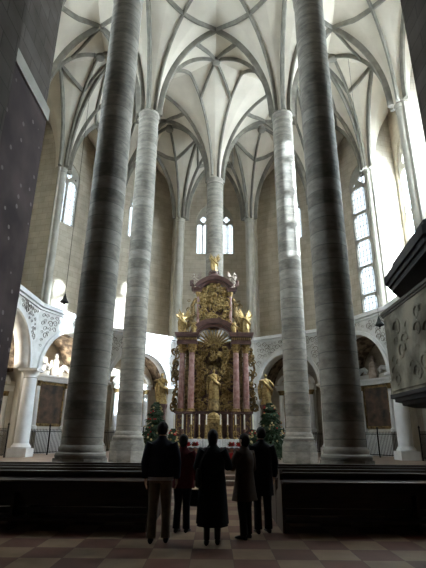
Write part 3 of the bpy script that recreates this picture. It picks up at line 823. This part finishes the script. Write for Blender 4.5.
# ------------------------------------------------------------------ high altar
AY = 27.0
t = thing('high_altar', 'gilded baroque altarpiece with red marble columns before the centre column', 'altar', (0, AY, CZ))
ALT = t
mb = MB(); mb.box((0, -.5, .06), (6.0, 3.4, .12)); mb.box((0, -.3, .17), (5.2, 2.6, .1)); mb.build('altar_steps', M['cfloor'], t, smooth=False)
mb = MB(); mb.box((0, .45, 1.3), (4.5, .9, 2.2)); mb.box((0, .42, 2.44), (4.65, 1.05, .12)); mb.build('predella', M['brown'], t, smooth=False)
mb = MB(); mb.box((0, -.3, 1.5), (1.0, .5, 1.0)); mb.lathe([(.48,2.0),(.5,2.05),(.4,2.1),(.36,2.25),(.22,2.38),(.08,2.44),(.05,2.5)], (0,-.3,0), 16, sy=.5); mb.build('tabernacle', M['gold'], t, smooth=False)
MB().box((0, -.56, 1.5), (.5, .05, .7)).build('tabernacle_door', M['goldd'], t, smooth=False)
for sx in (-1, 1):
    for px, w, py in ((1.35,.55,-.1),(1.95,.5,.1)):
        mb = MB(); mb.box((sx*px, py, 1.28), (w, .6, 2.16)); mb.box((sx*px, py, .4), (w+.1, .68, .4)); mb.box((sx*px, py, 2.42), (w+.1, .7, .1)); mb.build('pedestal', M['brown'], t, smooth=False)
        c = MB().lathe([(.185,2.62),(.19,3.6),(.16,6.0)], (sx*px, py, 0), 20).build('column', M['red'], t)
        MB().lathe([(.26,2.46),(.27,2.52),(.22,2.56),(.23,2.62),(.19,2.66)], (sx*px, py, 0), 18).build('column_base', M['gold'], c)
        cpb = MB().lathe([(.165,5.95),(.2,6.0),(.17,6.05),(.2,6.2),(.26,6.35),(.3,6.45)], (sx*px, py, 0), 16)
        for q in range(8):
            a = 2*PI*q/8; cpb.tube([(sx*px + .17*math.cos(a), py + .17*math.sin(a), 6.05), (sx*px + .24*math.cos(a), py + .24*math.sin(a), 6.25), (sx*px + .31*math.cos(a), py + .31*math.sin(a), 6.3)], [.03,.05,.02], 5)
        cpb.build('capital', M['gold'], c)
    mb = MB()
    mb.box((sx*1.66, .05, 6.53), (1.25, .85, .16)); mb.box((sx*1.66, .03, 6.75), (1.2, .8, .3)); mb.box((sx*1.66, -.02, 6.97), (1.42, 1.0, .14)); mb.box((sx*1.66, -.02, 7.09), (1.52, 1.08, .1))
    mb.build('entablature', M['brown'], t, smooth=False)
    mb = MB(); 
    for q in range(10): mb.ball((sx*1.66 - .55 + q*.122, -.42, 6.76), (.045,.05,.09), 6, 4)
    mb.build('gilded_frieze', M['gold'], t)
mb = MB(); mb.box((0, .75, 4.6), (3.4, .2, 4.3)); mb.build('back_panel', M['brown'], t, smooth=False)
def arcbar(mb, cx, cz, r, a0, a1, w, d, y, n=20):
    rings = []
    for q in range(n + 1):
        a = a0 + (a1 - a0)*q/n
        rings.append([(cx + (r + dr)*math.cos(a), y + dy, cz + (r + dr)*math.sin(a)) for dr, dy in ((0,-d/2),(w*.5,-d/2-.06),(w,-d/2-.1),(w,d/2),(0,d/2))])
    mb.loft(rings)
mb = MB(); arcbar(mb, 0, 6.35, 1.45, .52, PI - .52, .3, .8, .2); arcbar(mb, 0, 6.35, 1.28, .45, PI - .45, .14, .5, .2); mb.build('arched_cornice', M['brown'], t)
# shell under the arch and gilded rays round the niche
mb = MB()
for q in range(13):
    a = .35 + (PI - .7)*q/12; mb.tube([(.2*math.cos(a), .35, 6.4 + .2*math.sin(a)), (.75*math.cos(a), .2, 6.35 + .75*math.sin(a)), (1.22*math.cos(a), .3, 6.35 + 1.22*math.sin(a))], [.03,.07,.03], 6)
mb.build('gilded_shell', M['gold'], t)
mb = MB()
for q in range(40):
    a = 2*PI*q/40; L = .95 + .35*(q % 2) + .12*math.sin(q*2.3)
    mb.tube([(.3*math.cos(a), .62, 4.6 + .5*math.sin(a)), (L*.95*math.cos(a), .58, 4.65 + L*1.45*math.sin(a))], [.05,.012], 5)
mb.build('gilded_rays', M['goldd'], t)
def foliage(mb, n, xr, zr, y, rr, smin=.08, smax=.2, seed=1):
    r = random.Random(seed)
    for q in range(n):
        c = Vector((r.uniform(*xr), y + r.uniform(-.08, .08), r.uniform(*zr)))
        s = r.uniform(smin, smax); fl = r.choice((-1, 1)); a0 = r.uniform(0, 6.28)
        pts = []; rad = []
        for k in range(11):
            a = a0 + k*.62*fl; rr_ = s*(1 - k/13)
            pts.append(c + Vector((rr_*math.cos(a), -.01*k, rr_*math.sin(a)))); rad.append(s*.3*(1 - k/16))
        mb.tube(pts, rad, 5)
def clumps(mb, n, xr, zr, y, seed, lo=.08, hi=.2):
    r = random.Random(seed)
    for q in range(n):
        mb.ball((r.uniform(*xr), y + r.uniform(-.1, .1), r.uniform(*zr)), (r.uniform(lo, hi), r.uniform(lo, hi)*.8, r.uniform(lo, hi)), 7, 5)
for sx in (-1, 1):
    mb = MB(); foliage(mb, 60, (min(sx*.55, sx*1.15), max(sx*.55, sx*1.15)), (2.6,6.3), .38, .1, .1, .28, 3 + sx); clumps(mb, 22, (min(sx*.6, sx*1.05), max(sx*.6, sx*1.05)), (2.7,6.1), .4, 30 + sx)
    mb.build('gilded_scrollwork', M['gold'], t)
    mb = MB(); foliage(mb, 26, (min(sx*1.5, sx*1.8), max(sx*1.5, sx*1.8)), (2.6, 6.2), .5, .1, .1, .22, 60 + sx); mb.tube([(sx*1.65,.52,2.5),(sx*1.7,.52,4.4),(sx*1.65,.52,6.4)], .11, 6); mb.build('gilded_scrollwork', M['goldd'], t)
    mb = MB(); foliage(mb, 30, (min(sx*2.15, sx*2.5), max(sx*2.15, sx*2.5)), (2.5, 6.3), .3, .1, .12, .26, 8 + sx); clumps(mb, 8, (min(sx*2.2, sx*2.4), max(sx*2.2, sx*2.4)), (2.7,5.8), .3, 50 + sx, .07, .16)
    mb.tube([(sx*2.2,.3,2.5),(sx*2.45,.3,3.2),(sx*2.25,.3,4.1),(sx*2.5,.3,5.0),(sx*2.25,.3,6.3)], [.1,.08,.07,.07,.04], 6); mb.build('side_ornament', M['goldd'], t)
    for px, py in ((1.35,-.42),(1.95,-.22)):
        mb = MB(); foliage(mb, 9, (sx*px - .16, sx*px + .16), (1.2,2.2), py, .1, .06, .13, 70 + int(px*10)*sx); mb.tube([(sx*px - .2, py, 1.05),(sx*px + .2, py, 1.05),(sx*px + .2, py, 2.3),(sx*px - .2, py, 2.3),(sx*px - .2, py, 1.05)], .03, 4); mb.build('pedestal_ornament', M['gold'], t)
    mb = MB(); foliage(mb, 16, (min(sx*1.0, sx*2.3), max(sx*1.0, sx*2.3)), (7.14, 7.5), .1, .1, .1, .2, 80 + sx); mb.build('cornice_ornament', M['gold'], t)
mb = MB(); foliage(mb, 46, (-1.15,1.15), (2.45,3.2), .1, .1, .08, .2, 5); mb.build('predella_ornament', M['gold'], t)
mb = MB(); foliage(mb, 30, (-.95,.95), (5.6,6.6), .3, .1, .1, .22, 6); clumps(mb, 16, (-.8,.8), (5.7,6.5), .35, 61); mb.build('arch_ornament', M['gold'], t)
# upper stage
mb = MB(); mb.box((0, .6, 8.9), (1.9, .3, 2.6)); mb.box((0, .5, 7.7), (2.4, .5, .3)); mb.build('upper_panel', M['brown'], t, smooth=False)
mb = MB(); foliage(mb, 90, (-1.0,.9), (7.7,10.1), .36, .1, .12, .3, 11); clumps(mb, 55, (-.85,.8), (7.9,10.1), .36, 62, .09, .24); mb.build('gilded_relief', M['gold'], t)
for sx in (-1, 1):
    c = MB().lathe([(.16,7.75),(.16,7.9),(.1,8.0),(.09,9.7)], (sx*1.05, .35, 0), 12).build('upper_column', M['red'], t)
    MB().lathe([(.1,9.68),(.17,9.9),(.18,9.98)], (sx*1.05, .35, 0), 10).build('capital', M['gold'], c)
    mb = MB(); mb.box((sx*1.1, .35, 10.06), (.55, .55, .16)); mb.box((sx*1.12, .33, 10.18), (.72, .65, .1)); mb.build('upper_entablature', M['brown'], t, smooth=False)
    pts = [(sx*1.2,.4,9.6),(sx*1.4,.4,9.1),(sx*1.35,.4,8.5),(sx*1.6,.4,7.9),(sx*1.95,.4,7.5),(sx*2.12,.4,7.7),(sx*2.0,.4,7.9),(sx*1.92,.4,7.78)]
    mb = MB().tube(pts, [.1,.15,.16,.18,.16,.12,.1,.06], 8); foliage(mb, 10, (min(sx*1.2, sx*1.7), max(sx*1.2, sx*1.7)), (7.7,9.4), .3, .1, .1, .2, 90 + sx); mb.build('volute', M['goldd'], t)
    pts = [(sx*.95,.3,10.55),(sx*1.25,.3,10.38),(sx*1.5,.3,10.5),(sx*1.52,.3,10.72),(sx*1.35,.3,10.78),(sx*1.3,.3,10.64)]
    MB().tube(pts, [.14,.15,.13,.11,.09,.06], 8).build('pediment_scroll', M['brown'], t)
mb = MB(); arcbar(mb, 0, 9.45, 1.3, .62, PI - .62, .24, .7, .3); arcbar(mb, 0, 9.45, 1.12, .62, PI - .62, .1, .5, .3); mb.build('upper_pediment', M['brown'], t)
mb = MB(); foliage(mb, 30, (-.75,.75), (10.05,10.7), .25, .1, .1, .2, 17); clumps(mb, 12, (-.5,.5), (10.1,10.6), .3, 64); mb.build('pediment_ornament', M['gold'], t)
mb = MB().lathe([(.5,10.95),(.36,11.1),(.22,11.2),(.26,11.34),(.12,11.46)], (0,.3,0), 12); foliage(mb, 8, (-.45,.45), (11.0,11.35), .2, .1, .08, .15, 18); mb.build('finial', M['brown'], t)
# mensa with cloth
mb = MB(); mb.box((0, -.85, .52), (2.7, .95, .8)); mb.build('altar_table', M['brown'], t, smooth=False)
mb = MB(); mb.box((0, -.86, .945), (2.85, 1.05, .05))
rings = []
for q in range(61):
    x = -1.42 + 2.84*q/60; d = .03*math.sin(q*1.1); yy = -1.39 - abs(d); zb = .5 + .05*abs(math.sin(q*.52))
    rings.append([(x, yy, .97), (x, yy - .02, .75), (x, yy - .01, zb), (x, yy + .01, zb), (x, -1.38, .97)])
mb.loft(rings); mb.build('altar_cloth', M['lace'], t)['label'] = 'white lace altar cloth'

statue('madonna_statue', 'gilded madonna statue in the rays at the middle of the altar', 'statue', (0, AY - .05, CZ + 3.2), 0, 1.75, M['gold'], arms=((-.22,-.16,.72),(.3,-.12,.6)))
mb = MB().lathe([(.35,0),(.36,.35),(.3,.5),(.32,.68)], (0,0,0), 14); tag(mb.build('statue_pedestal', M['goldd'], None, loc=(0, AY - .05, CZ + 2.52)), 'gilded pedestal under the madonna statue', 'pedestal')
statue('crowning_statue', 'gilded figure with raised arms crowning the altar top', 'statue', (0, AY + .3, CZ + 11.46), 0, 1.05, M['gold'], arms=((-.42,0,1.0),(.42,0,.95)), wings=True)
statue('angel_statue', 'gilded angel standing on the left entablature of the altar', 'statue', (-2.0, AY, CZ + 7.14), -.4, 1.35, M['gold'], wings=True, arms=((-.45,-.1,.9),(.25,-.2,.7)), group='altar angels')
statue('angel_statue', 'gilded angel standing on the right entablature of the altar', 'statue', (2.0, AY, CZ + 7.14), .4, 1.35, M['gold'], wings=True, arms=((-.25,-.2,.7),(.45,-.1,.9)), group='altar angels')
statue('angel_statue', 'pale angel with wings beside the upper altar pediment, left', 'statue', (-1.2, AY + .25, CZ + 10.23), -.5, 1.0, M['silver'], wings=True, arms=((-.5,-.1,.95),(.2,-.2,.7)), group='altar angels', lean=-1.0)
statue('angel_statue', 'pale angel with wings beside the upper altar pediment, right', 'statue', (1.2, AY + .25, CZ + 10.23), .5, 1.0, M['silver'], wings=True, arms=((-.2,-.2,.7),(.5,-.1,.95)), group='altar angels', lean=1.0)
for sx, s_ in ((-1, 'left'), (1, 'right')):
    statue('cherub_statue', 'small gilded cherub above the %s altar columns' % s_, 'statue', (sx*1.25, AY - .25, CZ + 7.14), sx*.3, .8, M['gold'], arms=((-.4,-.1,.8),(.4,-.1,.85)), group='altar cherubs')
    tag(MB().lathe([(.4,0),(.4,.3),(.3,.4),(.27,2.55),(.36,2.7),(.38,2.85)], seg=8).build('stone_pedestal', M['brown'], None, loc=(sx*3.05, AY - .6, CZ)), 'tall dark pedestal under the gilded saint on the altar\'s %s' % s_, 'pedestal')
    statue('saint_statue', 'gilded saint on a tall pedestal %s of the altar, above the fir tree' % s_, 'statue', (sx*3.05, AY - .6, CZ + 2.85), sx*.25, 1.75, M['gold'], arms=((-.35,-.2,.75),(.38,-.15,.62)), group='gilded saints beside the altar')

# candlesticks on the altar table
cs = None
CL = ['leftmost', 'second from the left', 'third from the left', 'third from the right', 'second from the right', 'rightmost']
for q, x in enumerate((-1.25,-.8,-.4,.4,.8,1.25)):
    lb = 'tall candle in a gilded stick on the altar table, ' + CL[q]
    if cs is None:
        cs = thing('altar_candlestick', lb, 'candlestick', (x, AY - 1.0, CZ + .97), 0, 'altar candlesticks')
        MB().lathe([(.14,0),(.13,.04),(.05,.1),(.04,.2),(.07,.28),(.035,.4),(.03,.62),(.06,.7),(.1,.76),(.02,.77)], seg=12).build('stick', M['gold'], cs)
        MB().lathe([(.04,.77),(.036,1.3),(.01,1.33)], seg=10).build('candle', M['candle'], cs)
    else: dup(cs, (x, AY - 1.0, CZ + .97), 0, lb)
# tall floor candlesticks
fs = None
for q, (x, lb) in enumerate(((-2.1,'outer left'),(-1.65,'inner left'),(1.65,'inner right'),(2.1,'outer right'))):
    lb = 'tall candle on a red floor stand before the altar, ' + lb
    if fs is None:
        fs = thing('floor_candlestick', lb, 'candlestick', (x, 24.6, CZ), 0, 'floor candlesticks')
        MB().lathe([(.2,0),(.18,.05),(.06,.12),(.04,.3),(.06,.5),(.035,.7),(.035,1.35),(.07,1.42),(.11,1.47),(.02,1.48)], seg=12).build('stand', M['red'], fs)
        MB().lathe([(.045,1.48),(.04,2.2),(.01,2.24)], seg=10).build('candle', M['candle'], fs)
    else: dup(fs, (x, 24.6, CZ), 0, lb)

# Christmas trees with straw ornaments
def fir(x, y, h, r, label, seed):
    t = thing('christmas_tree', label, 'tree', (x, y, CZ)); rr = random.Random(seed)
    MB().lathe([(.07,0),(.06,h*.5),(.01,h*.98)], seg=8).build('trunk', M['bark'], t)
    mb = MB()
    for L in range(26):
        z = .25 + (h - .3)*L/26; R = r*(1 - (z/h))**.6*(1 + .18*math.sin(L*1.9 + seed)) + .06; n = int(9 + 9*(1 - z/h))
        for k in range(n):
            a = 2*PI*k/n + rr.uniform(-.25,.25) + L*.7; l = R*rr.uniform(.78,1.12)
            d = Vector((math.cos(a), math.sin(a), 0)); e = d*l + Vector((0,0,z - l*.18 + rr.uniform(-.05,.05))); m_ = d*l*.55 + Vector((0,0,z + .02))
            sd = Vector((-d.y, d.x, 0)); p0 = Vector((0,0,z + .05))
            for s_ in (-1, 0, 1):
                ee = e + sd*s_*l*.38 - d*abs(s_)*l*.12
                mb.tube([p0 + (m_ - p0)*(.2 if s_ == 0 else .6), m_*.5 + ee*.5 if s_ else m_, ee], [.02,.055,.008], 4, .45)
    mb.build('foliage', M['pine'], t)
    for q in range(44):
        z = rr.uniform(.3, h*.93); R = (r*(1 - z/h)**.6 + .05)*rr.uniform(.88,1.04); a = rr.uniform(-PI, 0) + rr.uniform(-.3,.3)
        mbb = MB(); c = Vector((R*math.cos(a), R*math.sin(a), z))
        if q % 3:
            for k in range(4): 
                b = PI*k/4; dd = Vector((math.cos(b), 0, math.sin(b)))*.05; mbb.tube([c - dd, c + dd], .011, 4)
            mbb.build('straw_star', M['straw'], t)
        else: mbb.ball(c, .04, 8, 6); mbb.build('bauble', M['petal'], t)
    MB().box((0,0,.06), (.5,.5,.12)).build('tree_stand', M['wood'], t, smooth=False)
    return t
fir(-3.0, 23.9, 2.9, .85, 'large fir tree with straw stars left of the altar', 1)
fir(2.95, 23.9, 2.9, .95, 'large fir tree with straw stars right of the altar', 2)
fir(1.9, 22.35, 1.5, .42, 'low fir tree right of the aisle nearest the altar cloth', 5)
fir(-1.95, 22.4, 1.5, .42, 'low fir tree left of the aisle nearest the altar cloth', 6)

# poinsettias before the altar on a low red-clothed bench
for sx, s_ in ((-1, 'left'), (1, 'right')):
    t = thing('flower_bench', 'low bench under a red cloth %s of the altar table' % s_, 'bench', (sx*1.3, 23.2, CZ))
    MB().box((0,0,.3), (1.2,.4,.05)).build('bench_top', M['wood'], t, smooth=False)
    for q in (-.5,.5): MB().box((q,0,.14), (.06,.3,.28)).build('leg', M['wood'], t, smooth=False)
    mb = MB(); mb.box((0,0,.34), (1.26,.46,.03)); mb.box((0,-.235,.2), (1.26,.02,.28)); mb.build('red_cloth', M['redcloth'], t, smooth=False)
    for q in range(3):
        px = sx*1.3 - .4 + .4*q
        pos = ('left', 'middle', 'right')[q]
        p = thing('potted_poinsettia', 'red poinsettia in a clay pot, %s of three on the %s bench' % (pos, s_), 'plant', (px, 23.2, CZ + .356), 0, 'poinsettias')
        MB().lathe([(.07,0),(.1,.15),(.11,.15),(.11,.18),(.08,.18),(.02,.16)], seg=12).build('pot', M['pot'], p)
        r5 = random.Random(int(px*100)); m1 = MB(); m2 = MB()
        for k in range(34):
            a = r5.uniform(0, 6.28); e = r5.uniform(.0, 1.2); d = Vector((math.cos(a)*math.cos(e), math.sin(a)*math.cos(e), math.sin(e)))
            c = Vector((0,0,.3)); (m1 if k % 3 else m2).tube([c, c + d*.12, c + d*.24], [.01,.055,.006], 5, .3)
        m1.build('petals', M['petal'], p); m2.build('leaves', M['leaf'], p)

# ------------------------------------------------------------------ people
def cloth(col, n, rough=.85):
    return mat(n, tuple(c*.8 for c in col), col, rough, 14)
def ell(c, rx, ry, n=16, tilt=0.0, wob=0, ph=0):
    return [(c[0] + rx*(1 + wob*math.cos(7*a + ph))*math.cos(a), c[1] + ry*(1 + wob*math.cos(7*a + ph))*math.sin(a), c[2]) for a in [2*PI*k/n for k in range(n)]]
def person(label, loc, rz, H, female, arms, coat_c, coat_len, flare, leg_c, hair_c, hairlen=0.0, skirt=None, shoe_c=(.02,.02,.02), stance=.1, head_turn=0.0, fat=1.0, hem=None, step=.03):
    """faces +Y locally; arms = ((elbow),(wrist)) per side, in metres for a 1.75 m figure"""
    t = thing('person', label, 'person', loc, rz); k = H/1.75
    sh = .175 if female else .195
    V = []; E = []; R = []
    def v(p, r, par=None):
        V.append((p[0]*k, p[1]*k, p[2]*k)); R.append((r*k, r*k) if not hasattr(r, '__len__') else (r[0]*k, r[1]*k))
        if par is not None: E.append((par, len(V) - 1))
        return len(V) - 1
    pel = v((0,0,.96), (.125,.10)); sp = v((0,0,1.14), (.115,.09), pel); ch = v((0,-.01,1.33), (.14,.10), sp); nb = v((0,-.01,1.47), (.06,.055), ch)
    nk = v((0,.0,1.53), .052, nb)
    ca_, sa_ = math.cos(head_turn), math.sin(head_turn)
    def hd(x, y, z): return (x*ca_ - y*sa_, x*sa_ + y*ca_, z)
    jw = v(hd(0,.025,1.575), (.062,.07), nk); hm = v(hd(0,.01,1.645), (.078,.092), jw); ht = v(hd(0,0,1.705), (.062,.075), hm)
    hands = []
    for sx, (el, wr) in zip((-1, 1), arms):
        s_ = v((sx*sh*.96,-.01,1.405), .042, ch); e = v(el, .043, s_); w = v(wr, .028, e)
        d = (Vector(wr) - Vector(el)).normalized(); pm = Vector(wr) + d*.07
        p = v(pm, (.036,.018), w)
        side = d.cross(Vector((sx,0,0))); side = side.normalized() if side.length > .1 else Vector((0,1,0))
        for f_, (off, ln) in enumerate(((-.03,.06),(-.01,.075),(.011,.07),(.03,.055))):
            b = pm + side*off + d*.03; q1 = v(b, .0095, p); q2 = v(b + d*ln*.55 + Vector((-sx*.008,0,0)), .0085, q1); v(b + d*ln + Vector((-sx*.022,0,0)), .0075, q2)
        th = v(pm - d*.035 + side*.04, .011, p); v(pm + d*.015 + side*.062, .009, th)
    for sx in (-1, 1):
        h = v((sx*.09,0,.90), .085, pel); kn = v((sx*(stance*.9),.015,.5), .058, h); an = v((sx*stance, -.02 + sx*step,.1), .038, kn)
        v((sx*stance*1.08, .10 + sx*step, .035), .03, an)
    ex = MB()
    ex.tube([hd(0,.095,1.665), hd(0,.122,1.635), hd(0,.1,1.62)], [.006*k,.014*k,.006*k], 6) if False else None
    n0 = [Vector(hd(0,.088,1.665))*k, Vector(hd(0,.118,1.632))*k, Vector(hd(0,.092,1.618))*k]; ex.tube(n0, [.006*k,.014*k,.008*k], 6)
    for sx in (-1, 1): ex.ball(Vector(hd(sx*.083,-.005,1.64))*k, (.012*k,.024*k,.033*k), 8, 6)
    ex.ball(Vector(hd(0,.09,1.595))*k, (.024*k,.012*k,.008*k), 8, 4)
    body = skin_mesh('body', V, E, R, M['skin'], t, 0, 1, ex)
    for sx in (-1, 1): MB().ball(Vector(hd(sx*.031,.082,1.655))*k, .011*k, 8, 6).build('eye', M['iron'], t)
    # hair: a cap over crown, back and sides
    rings = []
    for q in range(9):
        a = -.9 + q*(PI/2 + .9)/8; cr = max(math.cos(a), .04); ring = []
        for s_ in range(18):
            b = 2*PI*s_/18; fr = max(0, math.sin(b)); x = .092*cr*math.cos(b); y = -.005 + .112*cr*math.sin(b); z = 1.655 + .118*math.sin(a)
            if fr > .2 and a < .55: y = min(y, .045); z = max(z, 1.655 + .06*fr)
            if fr <= .2 and a < -.2 and hairlen: z -= hairlen*(-a - .2)
            p = Vector(hd(x, y, z))*k; ring.append(p)
        rings.append(ring)
    MB().loft(rings).build('hair', mat('hair', tuple(c*.7 for c in hair_c), hair_c, .7, 30, stretch=(1,1,.2)), t)
    cm = cloth(coat_c, 'coat_cloth'); mb = MB()
    bw = .185*fat; zb = coat_len
    rows = [(zb, bw*(1 + flare), .135*fat*(1 + flare*1.1)), (zb + (.98 - zb)*.35, bw*(1 + flare*.7), .13*fat*(1 + flare*.7)), (zb + (.98 - zb)*.7, bw*(1 + flare*.35), .128*fat*(1 + flare*.3)), (.99, bw*1.0, .128*fat), (1.12, bw*.93, .122*fat), (1.27, bw*1.02, .13*fat), (1.38, sh*1.08, .125*fat), (1.44, sh*.92, .1), (1.485, .095, .08), (1.52, .072, .068), (1.545, .068, .066)]
    if zb > .9: rows = [(zb, bw*.98, .127*fat), (1.0, bw, .13*fat)] + rows[4:]
    rings = [ell((0, -.005*k, z*k), rx*k, ry*k, 22, wob=(.035 if z < .9 else 0), ph=z*2) for z, rx, ry in rows]
    mb.loft(rings)
    for sx, (el, wr) in zip((-1, 1), arms):
        s0 = Vector((sx*sh*.82,-.01,1.425)); e = Vector(el); w = Vector(wr)
        mb.tube([q*k for q in (s0, s0*.6 + e*.4 + Vector((sx*.012,0,0)), e, e*.5 + w*.5, w - (w - e)*.05)], [q*k*fat for q in (.084,.074,.063,.056,.05)], 12)
    mb.build('coat' if coat_len < .8 else 'jacket', cm, t)
    lm = cloth(leg_c, 'trouser_cloth'); sm = cloth(shoe_c, 'shoe_leather', .5)
    if skirt:
        z0 = skirt; mb = MB(); mb.loft([ell((0,0,z*k), rx*k, ry*k, 22, wob=.04, ph=z) for z, rx, ry in ((z0,.25,.2),(z0+.25,.22,.175),(.8,.19,.14),(1.0,.17,.12))]); mb.build('skirt', lm, t)
        mb = MB()
        for sx in (-1, 1): mb.tube([Vector((sx*stance, -.02 + sx*step, z*1.0))*k for z in (.08,.2,.36,.46)], [.05*k,.052*k,.06*k,.058*k], 10)
        mb.build('boots', sm, t)
    else:
        mb = MB(); mb.loft([ell((0,0,z*k), rx*k, ry*k, 18) for z, rx, ry in ((.84,.17,.12),(.92,.178,.128),(1.02,.168,.122))])
        for sx in (-1, 1):
            mb.tube([Vector(q)*k for q in ((sx*.085,0,.92),(sx*.09,0,.75),(sx*stance*.92,.012,.5),(sx*stance*.97,-.01 + sx*step*.6,.3),(sx*stance,-.02 + sx*step,.07))], [.098*k,.095*k,.075*k,.07*k,.072*k], 14)
        mb.build('trousers', lm, t)
    if hem:
        MB().loft([ell((0,0,z*k), rx*k, ry*k, 20) for z, rx, ry in ((zb - .05, bw*.99, .13*fat), (zb + .03, bw*.97, .128*fat))]).build('shirt_hem', cloth(hem, 'shirt_cloth'), t)
    for sx in (-1, 1):
        cx, cy = sx*stance*1.04, .04 + sx*step
        rr = [ell(((cx)*k, (cy + y)*k, 0), 1, 1) for y in ()]
        mb = MB(); prof = [(-.115,.03,.055),(-.09,.042,.085),(-.04,.045,.095),(.02,.043,.075),(.08,.047,.05),(.13,.042,.035),(.155,.02,.02)]
        mb.loft([[((cx + w*math.cos(2*PI*q/12))*k, (cy + y)*k, max(0.0, h*.5 + h*.5*math.sin(2*PI*q/12))*k) for q in range(12)] for y, w, h in prof]); mb.build('shoe', sm, t)
    return t, k
DN = ((-.255,.0,1.14), (-.25,.09,.9)); DNr = ((.255,.0,1.14), (.25,.09,.9))
person('person at the left in navy jacket and beige trousers, arms down', (-.88, 8.05, 0), .05, 1.84, False, (DN, DNr), (.022,.026,.042), .93, 0, (.20,.155,.105), (.03,.022,.016), hem=(.5,.5,.52), stance=.11, fat=1.12, head_turn=-.2)
person('person in a dark red jacket standing second from the left', (-.56, 8.85, 0), -.25, 1.64, True, (DN, ((.25,.03,1.14),(.22,.16,.92))), (.12,.012,.016), .78, .08, (.02,.02,.024), (.025,.018,.014), hairlen=.06, stance=.09, fat=1.25)
person('person in the middle in a long black coat with a shoulder bag', (-.01, 7.95, 0), -.05, 1.72, True, (((-.26,.02,1.15),(-.2,.2,1.05)), ((.27,.06,1.16),(.22,.30,1.2))), (.010,.010,.012), .31, .2, (.012,.012,.014), (.03,.02,.015), hairlen=.1, skirt=.27, stance=.085, fat=1.2)
person('person in a flared brown coat turned towards the middle', (.55, 8.38, 0), .75, 1.66, True, (((-.25,.08,1.16),(-.14,.30,1.2)), ((.25,.02,1.14),(.2,.2,1.0))), (.060,.036,.022), .62, .3, (.012,.011,.012), (.03,.022,.016), hairlen=.05, stance=.085, fat=1.12)
person('person at the right in a dark blue-black overcoat', (.90, 8.85, 0), .15, 1.78, False, (DN, DNr), (.012,.013,.018), .60, .05, (.010,.010,.012), (.02,.016,.012), stance=.1, fat=1.05, head_turn=.2)
# bags
t = thing('shoulder_bag', 'black bag on a strap at the side of the middle person', 'bag', (-.24, 7.86, .98))
MB().loft([ell((0,0,z), rx, ry, 14) for z, rx, ry in ((-.15,.03,.08),(-.12,.05,.14),(.05,.055,.15),(.14,.035,.13))]).build('bag_body', cloth((.014,.013,.014), 'bag_leather', .5), t)
MB().tube([(0,-.06,.12),(.06,-.1,.3),(.14,-.08,.46),(.18,.02,.475),(.14,.1,.42),(.06,.12,.28),(0,.08,.12)], .012, 6).build('strap', cloth((.014,.013,.014), 'bag_strap', .5), t)
t = thing('handbag', 'dark handbag hanging from the hand of the person in red', 'bag', (-.33, 8.99, .56))
MB().loft([ell((0,0,z), rx, ry, 14) for z, rx, ry in ((-.16,.1,.035),(-.13,.14,.06),(.05,.13,.055),(.12,.1,.03))]).build('bag_body', cloth((.014,.013,.014), 'handbag_leather', .5), t)
MB().tube([(-.08,0,.1),(-.06,0,.22),(0,0,.27),(.06,0,.22),(.08,0,.1)], .01, 6).build('handle', cloth((.014,.013,.014), 'handbag_handle', .5), t)

# ------------------------------------------------------------------ light
w = bpy.data.worlds.new('winter_sky'); bpy.context.scene.world = w; w.use_nodes = True
bg = w.node_tree.nodes['Background']; bg.inputs[0].default_value = (1.0, .95, .86, 1); bg.inputs[1].default_value = 33.0
sun = bpy.data.lights.new('sun', 'SUN'); sun.energy = 24; sun.angle = .02; sun.color = (1, .95, .86)
so = bpy.data.objects.new('sun', sun); C.objects.link(so); so.location = (40, 5, 40)
so.rotation_euler = Vector((1.0, -.51, .34)).to_track_quat('Z', 'Y').to_euler()

# ------------------------------------------------------------------ camera
F = 440.0
cam = bpy.data.cameras.new('camera'); co = bpy.data.objects.new('camera', cam); C.objects.link(co)
cam.sensor_fit = 'VERTICAL'; cam.sensor_height = 24; cam.lens = 24 * F / 568
co.location = (0, 0, 1.65)
pitch = math.radians(18.9); roll = math.radians(.45)
R_ = Matrix.Rotation(math.radians(.2), 4, 'Z') @ Matrix.Rotation(PI/2 + pitch, 4, 'X') @ Matrix.Rotation(roll, 4, 'Z')
co.rotation_euler = R_.to_euler()
cam.clip_end = 200; cam.clip_start = .05
sc = bpy.context.scene; sc.camera = co
sc.view_settings.view_transform = 'Standard'; sc.view_settings.look = 'None'; sc.view_settings.gamma = 1; sc.view_settings.exposure = 0.95
try: sc.view_settings.use_curve_mapping = False
except Exception: pass
sc.cycles.use_denoising = True
sc.cycles.max_bounces = 12; sc.cycles.diffuse_bounces = 8; sc.cycles.transparent_max_bounces = 12
sc.cycles.sample_clamp_indirect = 20
